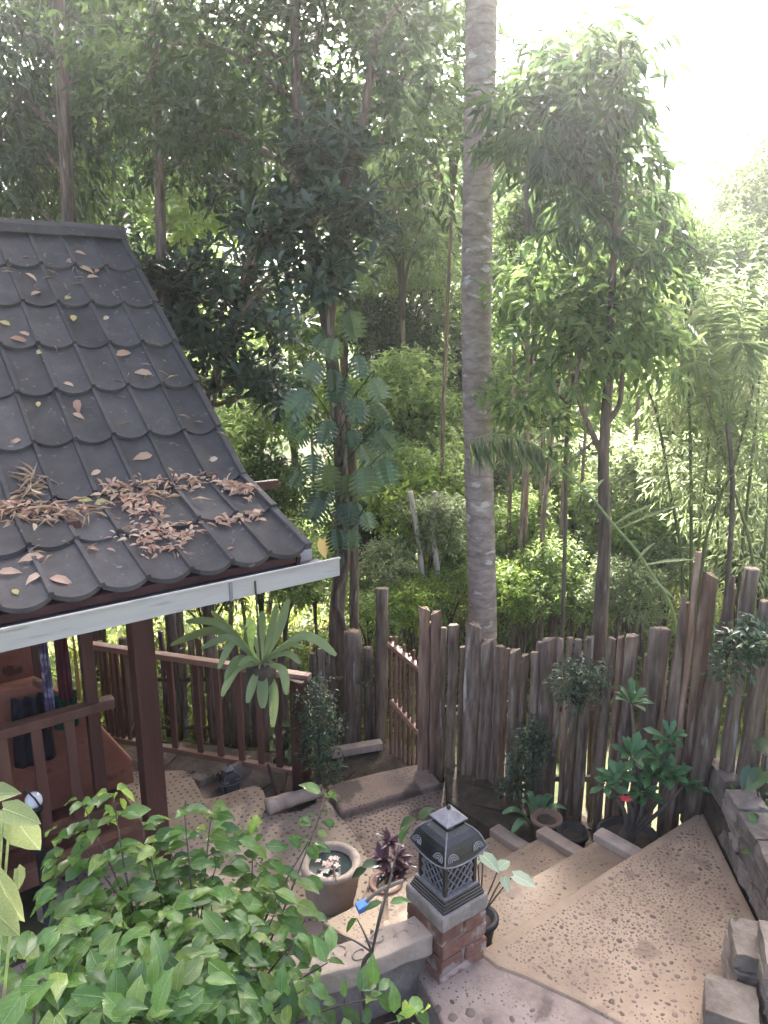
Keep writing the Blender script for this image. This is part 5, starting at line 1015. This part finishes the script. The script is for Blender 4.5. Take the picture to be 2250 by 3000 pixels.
lv = Leaves(); C, O = in_ellipsoids([(W(2180, 1000, 7.6), (.55, .55, .6)), (W(2090, 1150, 7.6), (.5, .5, .5)), (W(2230, 1300, 7.4), (.5, .5, .5)), (W(2010, 1350, 7.6), (.4, .4, .4)), (W(2130, 1450, 7.8), (.5, .5, .5)), (W(1960, 1150, 7.8), (.4, .4, .3)), (W(2050, 950, 7.6), (.4, .4, .4)), (W(2200, 1600, 7.8), (.5, .5, .4))], 900)
twigs(lv, C, O, 6, .12, .15, .22, 0, .5, .7); link('foliage', lv.mesh('foliage', M['lf_grey'], TRI2, bb.location), bb)
tree('hazy_tree', 'fine-leaved grey green tree at the upper right edge', [ground_at(W(2330, 1500, 11)), W(2310, 1000, 11), W(2290, 700, 11), W(2270, 450, 11)], .09, .04, [(W(2200, 650, 11), (.7, .7, .7)), (W(2260, 470, 11), (.7, .7, .55)), (W(2180, 560, 11.5), (.5, .5, .4)), (W(2060, 760, 11.5), (.5, .5, .4)), (W(2120, 690, 11.5), (.45, .45, .35)), (W(2150, 820, 11), (.7, .7, .5)), (W(2250, 850, 10.5), (.8, .8, .6)), (W(2100, 950, 11), (.6, .6, .4)), (W(2320, 600, 11.5), (1, 1, 1.2))], 1900, 6, .12, .4, 'lf_grey', tl=.3, lr=.02)
pf = thing('feather_palm', ground_at(W(2150, 1700, 7.0)), 'palm with arching feathery fronds at the right edge', 'palm'); q0 = W(2130, 1240, 7.0); sub = MB(); stem(sub, [pf.location, W(2145, 1500, 7.0), q0], .026, .02, 9); sub.build('trunk', M['branch'], pf, smooth=True)
for e, mid in (((1880, 1010), (2000, 1000)), ((1930, 860), (2020, 960)), ((2030, 760), (2070, 900)), ((2130, 680), (2130, 900)), ((2240, 690), (2180, 860)), ((2300, 860), (2220, 940)), ((1960, 1180), (2040, 1060)), ((2280, 1080), (2220, 1010)), ((2200, 1120), (2170, 1000))):
    dd = random.uniform(-.5, .3); frond(pf, [q0, q0*.4+W(*mid, 7.0+dd*.5)*.6, W(*mid, 7.0+dd*.6), W(*e, 7.0+dd)], 'lf_palm', 20, .27, .020, .6, .3, .006)
# --- arching frond before the slim tree
af = thing('arching_frond', ground_at(W(1992, 2000, 5.45)), 'pale stalk of an arching palm frond behind the fence', 'palm')
p = bez([af.location, W(1985, 1880, 5.4), W(1895, 1660, 5.35), W(1800, 1540, 5.3), W(1730, 1455, 5.3), W(1640, 1370, 5.3), W(1560, 1300, 5.3), W(1460, 1272, 5.3), W(1372, 1288, 5.3)], 8); m = len(p)
MB().tube(p, [.014*(1-.8*i/m) for i in range(m)], 7).build('stalk', M['lf_fern'], af, smooth=True); lv = Leaves(); random.seed(65)
for i in range(int(m*.70), m-1):
    for _ in range(3):
        sg = random.choice((-1, 1)); lv.add(A1(p[i].lerp(p[i+1], random.random())), A1(RT*random.uniform(-.1, .5)+FW*sg*.35+V(0, 0, -.9)), A1(-FW+RT*sg*.5), random.uniform(.2, .32), .022)
for a, b in (((1800, 1535), (1915, 1478)), ((1815, 1550), (2005, 1476)), ((1890, 1655), (2035, 1640)), ((1868, 1640), (1920, 1590)), ((1740, 1440), (1770, 1405)), ((1900, 1690), (1980, 1760))):
    A_, B2 = W(*a, 5.32), W(*b, 5.3); MB().ribbon([A_, A_.lerp(B2, .4)+V(0, 0, .012), A_.lerp(B2, .8)+V(0, 0, .008), B2], [.012, .03, .022, .003], UP-FW*.4, .15).build('leaflet', M['lf_grey'], af)
link('leaflets', lv.mesh('leaflets', M['lf_grey'], TRI2, af.location), af)

# --- shrubs between the fence and the wood: one mesh per kind, every shrub its own object
RNG = np.random.default_rng(12); random.seed(66)
def shrub_proto(mat, L, wr, n, k, mode, seed, droop=.3):
    random.seed(seed); ells = [(V(random.uniform(-.6, .6), random.uniform(-.6, .6), random.uniform(-.35, .6)), (random.uniform(.35, .55),)*2+(random.uniform(.25, .42),)) for _ in range(8)]
    lv = Leaves(); C, O = in_ellipsoids(ells, n)
    (rosettes(lv, C, O, k, L, wr) if mode else twigs(lv, C, O, k, L, wr, .24, .3, droop))
    mb = MB()
    for c, r in ells: stem(mb, [V(0, 0, -1.5), V(c.x*.2, c.y*.2, -.6), c], .03, .008, 6)
    return lv.mesh('foliage', M[mat], TRI2 if not mode else OVAL), mb.mesh('stems', M['branch'], True)
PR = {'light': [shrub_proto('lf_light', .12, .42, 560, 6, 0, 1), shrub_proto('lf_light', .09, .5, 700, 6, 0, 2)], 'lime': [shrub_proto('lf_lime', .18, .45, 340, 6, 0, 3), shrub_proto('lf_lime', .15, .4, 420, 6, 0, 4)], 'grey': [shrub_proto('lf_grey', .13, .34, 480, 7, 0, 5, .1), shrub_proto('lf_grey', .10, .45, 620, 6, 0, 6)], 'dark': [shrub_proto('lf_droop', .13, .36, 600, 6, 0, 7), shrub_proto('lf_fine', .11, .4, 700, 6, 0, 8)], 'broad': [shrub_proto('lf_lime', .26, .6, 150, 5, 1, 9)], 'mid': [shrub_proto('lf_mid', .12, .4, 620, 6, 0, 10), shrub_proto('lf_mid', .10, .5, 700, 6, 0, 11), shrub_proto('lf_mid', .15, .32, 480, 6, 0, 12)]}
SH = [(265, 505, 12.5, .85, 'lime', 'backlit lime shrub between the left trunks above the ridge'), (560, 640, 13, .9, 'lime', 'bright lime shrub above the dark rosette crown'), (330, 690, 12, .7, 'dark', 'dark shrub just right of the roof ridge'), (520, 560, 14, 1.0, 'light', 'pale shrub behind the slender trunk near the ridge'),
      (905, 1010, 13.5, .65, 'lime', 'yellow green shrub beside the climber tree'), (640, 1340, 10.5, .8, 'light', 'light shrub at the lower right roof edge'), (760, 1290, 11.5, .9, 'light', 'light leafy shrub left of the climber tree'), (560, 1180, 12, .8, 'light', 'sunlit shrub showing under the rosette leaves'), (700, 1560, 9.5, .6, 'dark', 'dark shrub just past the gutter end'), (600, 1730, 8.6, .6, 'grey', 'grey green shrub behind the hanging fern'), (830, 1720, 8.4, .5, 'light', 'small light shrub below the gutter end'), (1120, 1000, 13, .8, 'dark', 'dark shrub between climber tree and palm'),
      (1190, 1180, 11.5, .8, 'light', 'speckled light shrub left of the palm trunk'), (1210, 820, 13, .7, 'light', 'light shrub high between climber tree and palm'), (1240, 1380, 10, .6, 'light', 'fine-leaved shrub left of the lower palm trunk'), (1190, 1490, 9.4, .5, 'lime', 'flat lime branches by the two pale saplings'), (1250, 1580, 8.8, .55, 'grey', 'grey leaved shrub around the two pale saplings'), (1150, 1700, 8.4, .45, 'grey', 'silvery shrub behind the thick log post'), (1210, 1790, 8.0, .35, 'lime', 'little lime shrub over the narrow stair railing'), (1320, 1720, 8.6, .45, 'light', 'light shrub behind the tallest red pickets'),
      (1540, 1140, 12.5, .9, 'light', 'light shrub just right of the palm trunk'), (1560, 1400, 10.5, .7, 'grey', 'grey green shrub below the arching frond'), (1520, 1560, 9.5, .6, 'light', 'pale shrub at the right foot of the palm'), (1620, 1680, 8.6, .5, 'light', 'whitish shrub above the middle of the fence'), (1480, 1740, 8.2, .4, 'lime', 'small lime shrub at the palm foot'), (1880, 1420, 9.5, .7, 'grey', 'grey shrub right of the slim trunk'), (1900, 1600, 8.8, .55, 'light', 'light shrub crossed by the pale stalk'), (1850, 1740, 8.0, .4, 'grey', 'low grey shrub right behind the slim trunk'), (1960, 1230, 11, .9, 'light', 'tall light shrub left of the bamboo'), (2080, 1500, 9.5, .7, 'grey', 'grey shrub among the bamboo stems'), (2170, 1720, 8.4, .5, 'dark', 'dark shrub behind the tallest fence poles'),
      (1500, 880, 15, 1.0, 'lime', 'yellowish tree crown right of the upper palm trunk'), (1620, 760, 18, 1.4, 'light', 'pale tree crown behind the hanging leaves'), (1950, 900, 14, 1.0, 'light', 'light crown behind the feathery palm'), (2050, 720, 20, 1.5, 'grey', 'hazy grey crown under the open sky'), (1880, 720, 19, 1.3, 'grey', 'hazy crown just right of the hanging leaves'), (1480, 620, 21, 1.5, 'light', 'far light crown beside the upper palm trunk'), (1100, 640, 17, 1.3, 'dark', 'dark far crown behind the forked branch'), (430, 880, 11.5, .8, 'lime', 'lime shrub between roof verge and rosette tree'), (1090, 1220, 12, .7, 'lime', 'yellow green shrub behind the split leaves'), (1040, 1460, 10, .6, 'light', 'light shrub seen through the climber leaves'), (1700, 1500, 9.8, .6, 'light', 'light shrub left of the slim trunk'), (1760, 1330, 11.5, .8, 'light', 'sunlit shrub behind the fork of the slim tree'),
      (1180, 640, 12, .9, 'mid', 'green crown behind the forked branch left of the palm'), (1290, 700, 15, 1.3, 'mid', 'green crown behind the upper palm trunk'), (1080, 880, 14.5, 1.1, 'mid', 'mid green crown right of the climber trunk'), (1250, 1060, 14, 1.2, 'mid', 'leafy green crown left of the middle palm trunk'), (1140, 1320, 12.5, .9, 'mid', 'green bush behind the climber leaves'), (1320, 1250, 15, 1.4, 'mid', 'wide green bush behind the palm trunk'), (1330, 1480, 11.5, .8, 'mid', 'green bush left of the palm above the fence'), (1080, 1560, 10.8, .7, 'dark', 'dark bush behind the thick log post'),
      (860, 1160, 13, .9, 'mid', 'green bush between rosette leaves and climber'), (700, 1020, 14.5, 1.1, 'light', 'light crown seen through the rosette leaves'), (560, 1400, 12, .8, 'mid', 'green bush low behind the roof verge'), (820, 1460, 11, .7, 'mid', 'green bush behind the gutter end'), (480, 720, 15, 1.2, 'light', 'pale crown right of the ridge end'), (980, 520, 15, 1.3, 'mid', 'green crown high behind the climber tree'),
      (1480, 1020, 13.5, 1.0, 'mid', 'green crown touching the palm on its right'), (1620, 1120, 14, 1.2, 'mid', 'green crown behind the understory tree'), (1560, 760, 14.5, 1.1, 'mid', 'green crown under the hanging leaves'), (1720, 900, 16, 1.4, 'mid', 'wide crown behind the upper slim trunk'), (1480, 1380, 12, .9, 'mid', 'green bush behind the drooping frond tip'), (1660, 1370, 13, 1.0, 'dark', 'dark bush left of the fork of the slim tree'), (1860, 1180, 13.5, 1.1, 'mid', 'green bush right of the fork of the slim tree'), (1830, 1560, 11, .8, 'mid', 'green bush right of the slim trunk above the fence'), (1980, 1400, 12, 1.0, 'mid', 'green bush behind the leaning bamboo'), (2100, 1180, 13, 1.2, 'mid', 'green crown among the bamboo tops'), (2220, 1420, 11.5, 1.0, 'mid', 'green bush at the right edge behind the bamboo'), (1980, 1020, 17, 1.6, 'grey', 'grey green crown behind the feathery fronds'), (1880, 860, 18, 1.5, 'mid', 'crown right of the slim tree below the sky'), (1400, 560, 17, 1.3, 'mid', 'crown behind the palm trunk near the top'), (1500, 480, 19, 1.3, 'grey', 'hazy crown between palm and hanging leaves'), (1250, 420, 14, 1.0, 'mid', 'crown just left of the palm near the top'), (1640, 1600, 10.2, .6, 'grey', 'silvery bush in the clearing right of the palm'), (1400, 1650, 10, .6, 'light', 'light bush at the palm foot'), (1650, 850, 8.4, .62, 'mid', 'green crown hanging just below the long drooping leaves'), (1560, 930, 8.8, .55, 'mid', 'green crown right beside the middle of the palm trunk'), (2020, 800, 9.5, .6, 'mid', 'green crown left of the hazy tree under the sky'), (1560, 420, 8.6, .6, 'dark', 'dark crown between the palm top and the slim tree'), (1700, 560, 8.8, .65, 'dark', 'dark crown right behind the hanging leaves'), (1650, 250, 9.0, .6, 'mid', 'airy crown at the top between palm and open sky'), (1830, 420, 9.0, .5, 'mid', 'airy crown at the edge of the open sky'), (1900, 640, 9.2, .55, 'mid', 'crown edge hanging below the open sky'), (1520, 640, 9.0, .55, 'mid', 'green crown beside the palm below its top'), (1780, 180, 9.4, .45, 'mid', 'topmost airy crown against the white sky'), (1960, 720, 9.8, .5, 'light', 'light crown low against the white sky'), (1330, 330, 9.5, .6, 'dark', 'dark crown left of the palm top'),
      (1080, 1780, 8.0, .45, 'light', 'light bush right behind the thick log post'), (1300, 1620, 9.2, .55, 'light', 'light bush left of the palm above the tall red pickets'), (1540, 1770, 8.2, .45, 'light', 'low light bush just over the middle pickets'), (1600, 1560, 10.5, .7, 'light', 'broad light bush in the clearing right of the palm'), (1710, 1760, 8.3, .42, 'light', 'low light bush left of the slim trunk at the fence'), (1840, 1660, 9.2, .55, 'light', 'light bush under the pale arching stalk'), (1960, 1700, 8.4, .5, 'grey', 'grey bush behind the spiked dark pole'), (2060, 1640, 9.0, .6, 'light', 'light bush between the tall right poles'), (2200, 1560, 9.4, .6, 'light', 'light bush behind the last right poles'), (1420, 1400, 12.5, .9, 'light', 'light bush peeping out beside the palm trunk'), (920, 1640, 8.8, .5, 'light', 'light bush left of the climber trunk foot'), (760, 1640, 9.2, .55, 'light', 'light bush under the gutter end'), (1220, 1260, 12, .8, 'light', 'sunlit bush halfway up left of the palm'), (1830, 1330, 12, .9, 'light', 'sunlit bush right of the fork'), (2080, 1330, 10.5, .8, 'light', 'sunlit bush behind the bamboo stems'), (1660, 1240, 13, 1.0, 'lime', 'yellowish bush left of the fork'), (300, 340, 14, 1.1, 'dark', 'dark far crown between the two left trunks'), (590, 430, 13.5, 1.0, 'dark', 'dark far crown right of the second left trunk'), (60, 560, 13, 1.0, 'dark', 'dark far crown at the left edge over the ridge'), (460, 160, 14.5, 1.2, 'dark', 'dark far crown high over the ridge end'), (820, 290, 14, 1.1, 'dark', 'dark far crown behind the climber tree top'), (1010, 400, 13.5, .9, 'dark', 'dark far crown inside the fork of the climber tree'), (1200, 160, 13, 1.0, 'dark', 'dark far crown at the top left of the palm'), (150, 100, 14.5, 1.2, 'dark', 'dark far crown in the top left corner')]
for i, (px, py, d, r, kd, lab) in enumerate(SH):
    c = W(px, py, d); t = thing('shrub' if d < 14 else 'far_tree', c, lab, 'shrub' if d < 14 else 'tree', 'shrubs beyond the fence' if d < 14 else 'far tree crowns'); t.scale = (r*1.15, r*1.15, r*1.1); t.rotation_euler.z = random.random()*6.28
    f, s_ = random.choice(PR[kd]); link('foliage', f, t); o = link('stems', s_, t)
    gb = (gz(c)-c.z)/(r*1.1)
    if gb < -1.5:
        mb = MB(); stem(mb, [V(0, 0, gb), V(.1, .05, (gb-1.5)/2), V(0, 0, -1.45)], .045, .032, 7); mb2 = mb.mesh('trunk', M['bark'], True); link('trunk', mb2, t)
for px, lean, lab in ((1222, 20, 'leaning pale sapling trunk left of the palm'), (1268, -6, 'straight pale sapling trunk left of the palm')):
    b = ground_at(W(px+30, 1850, 8.6)); o = MB().tube(bez([b, W(px+15, 1700, 8.6), W(px, 1560, 8.6), W(px-lean, 1440, 8.6)], 5), [.034]*8+[.03]*8, 9).build('pale_sapling', M['whitewood'], None, smooth=True); tag(o, lab, 'sapling', 'pale saplings')

RNG = np.random.default_rng(77); n = 420; P = np.array([(x, y, .87) for x, y in zip(RNG.uniform(3.7, 5.6, n), RNG.uniform(.5, 2.2, n)) if y < 2.25-(4.2-x)*1.25 or x > 4.25]); lv = Leaves(); twigs(lv, P, rnd(len(P)), 4, .09, .5, .16, .8, .1); tag(link('bed_cover', lv.mesh('bed_cover', M['lf_bush'], OVAL)), 'low green plants covering the raised bed behind the wall', kind='stuff')
# --- grass and the far wood
RNG = np.random.default_rng(14); n = 16000; X = RNG.uniform(-6, 9, n); Y = 6.6+RNG.random(n)**1.3*14; P = np.array([tuple(cf(x, y)+V(0, 0, hgt(x, y)-.02)) for x, y in zip(X, Y)]); lv = Leaves()
lv.add(P, rnd(n)*.6+np.array((0, 0, 1.)), rnd(n), RNG.uniform(.12, .38, n), .022); tag(link('grass', lv.mesh('grass', M['grass'])), 'sunlit grass and seedlings on the slope beyond the fence', kind='stuff')
n = 5000; X = RNG.uniform(-6, 9, n); Y = 6.8+RNG.random(n)*14; P = np.array([tuple(cf(x, y)+V(0, 0, hgt(x, y)+.1)) for x, y in zip(X, Y)]); lv = Leaves(); twigs(lv, P, rnd(n), 4, .13, .4, .25, .6, .2); tag(link('ground_cover', lv.mesh('ground_cover', M['lf_light'])), 'low leafy ground cover on the sunlit slope', kind='stuff')
ells = []; random.seed(67)
for k in range(260):
    Y = 23+random.random()**1.2*38; X = random.uniform(-.68, .68)*Y; z = hgt(X, Y); r = random.uniform(.9, 1.9)*(1+Y/60); c = cf(X, Y)+V(0, 0, z+random.uniform(.2, 3.2)+Y*.035); ells.append((c, (r, r, r*.75)))
lv = Leaves(); C, O = in_ellipsoids(ells, 15000, .3); twigs(lv, C, O, 5, .30, .45, .55, .2, .3); tag(link('distant_woodland', lv.mesh('distant_woodland', M['lf_far'])), 'hazy green woodland covering the far hillside', kind='stuff')

# ================================================================== HAZE
hz = MB(); hc0 = cf(0, 35); hz.box((0, 0, 0), (190, 140, 21)); ho = hz.build('haze', None); ho.location = (hc0.x, hc0.y, 5.6); ho.rotation_euler.z = HEAD-PI/2
hm = bpy.data.materials.new('haze'); hm.use_nodes = True; n_ = hm.node_tree.nodes; n_.remove(n_['Principled BSDF']); pv = n_.new('ShaderNodeVolumePrincipled')
pv.inputs['Color'].default_value = (.94, .96, .97, 1); pv.inputs['Density'].default_value = .0041; pv.inputs['Anisotropy'].default_value = .78
hm.node_tree.links.new(pv.outputs[0], n_['Material Output'].inputs['Volume']); ho.data.materials.append(hm); tag(ho, 'thin sunlit haze hanging through the garden and wood', kind='stuff')
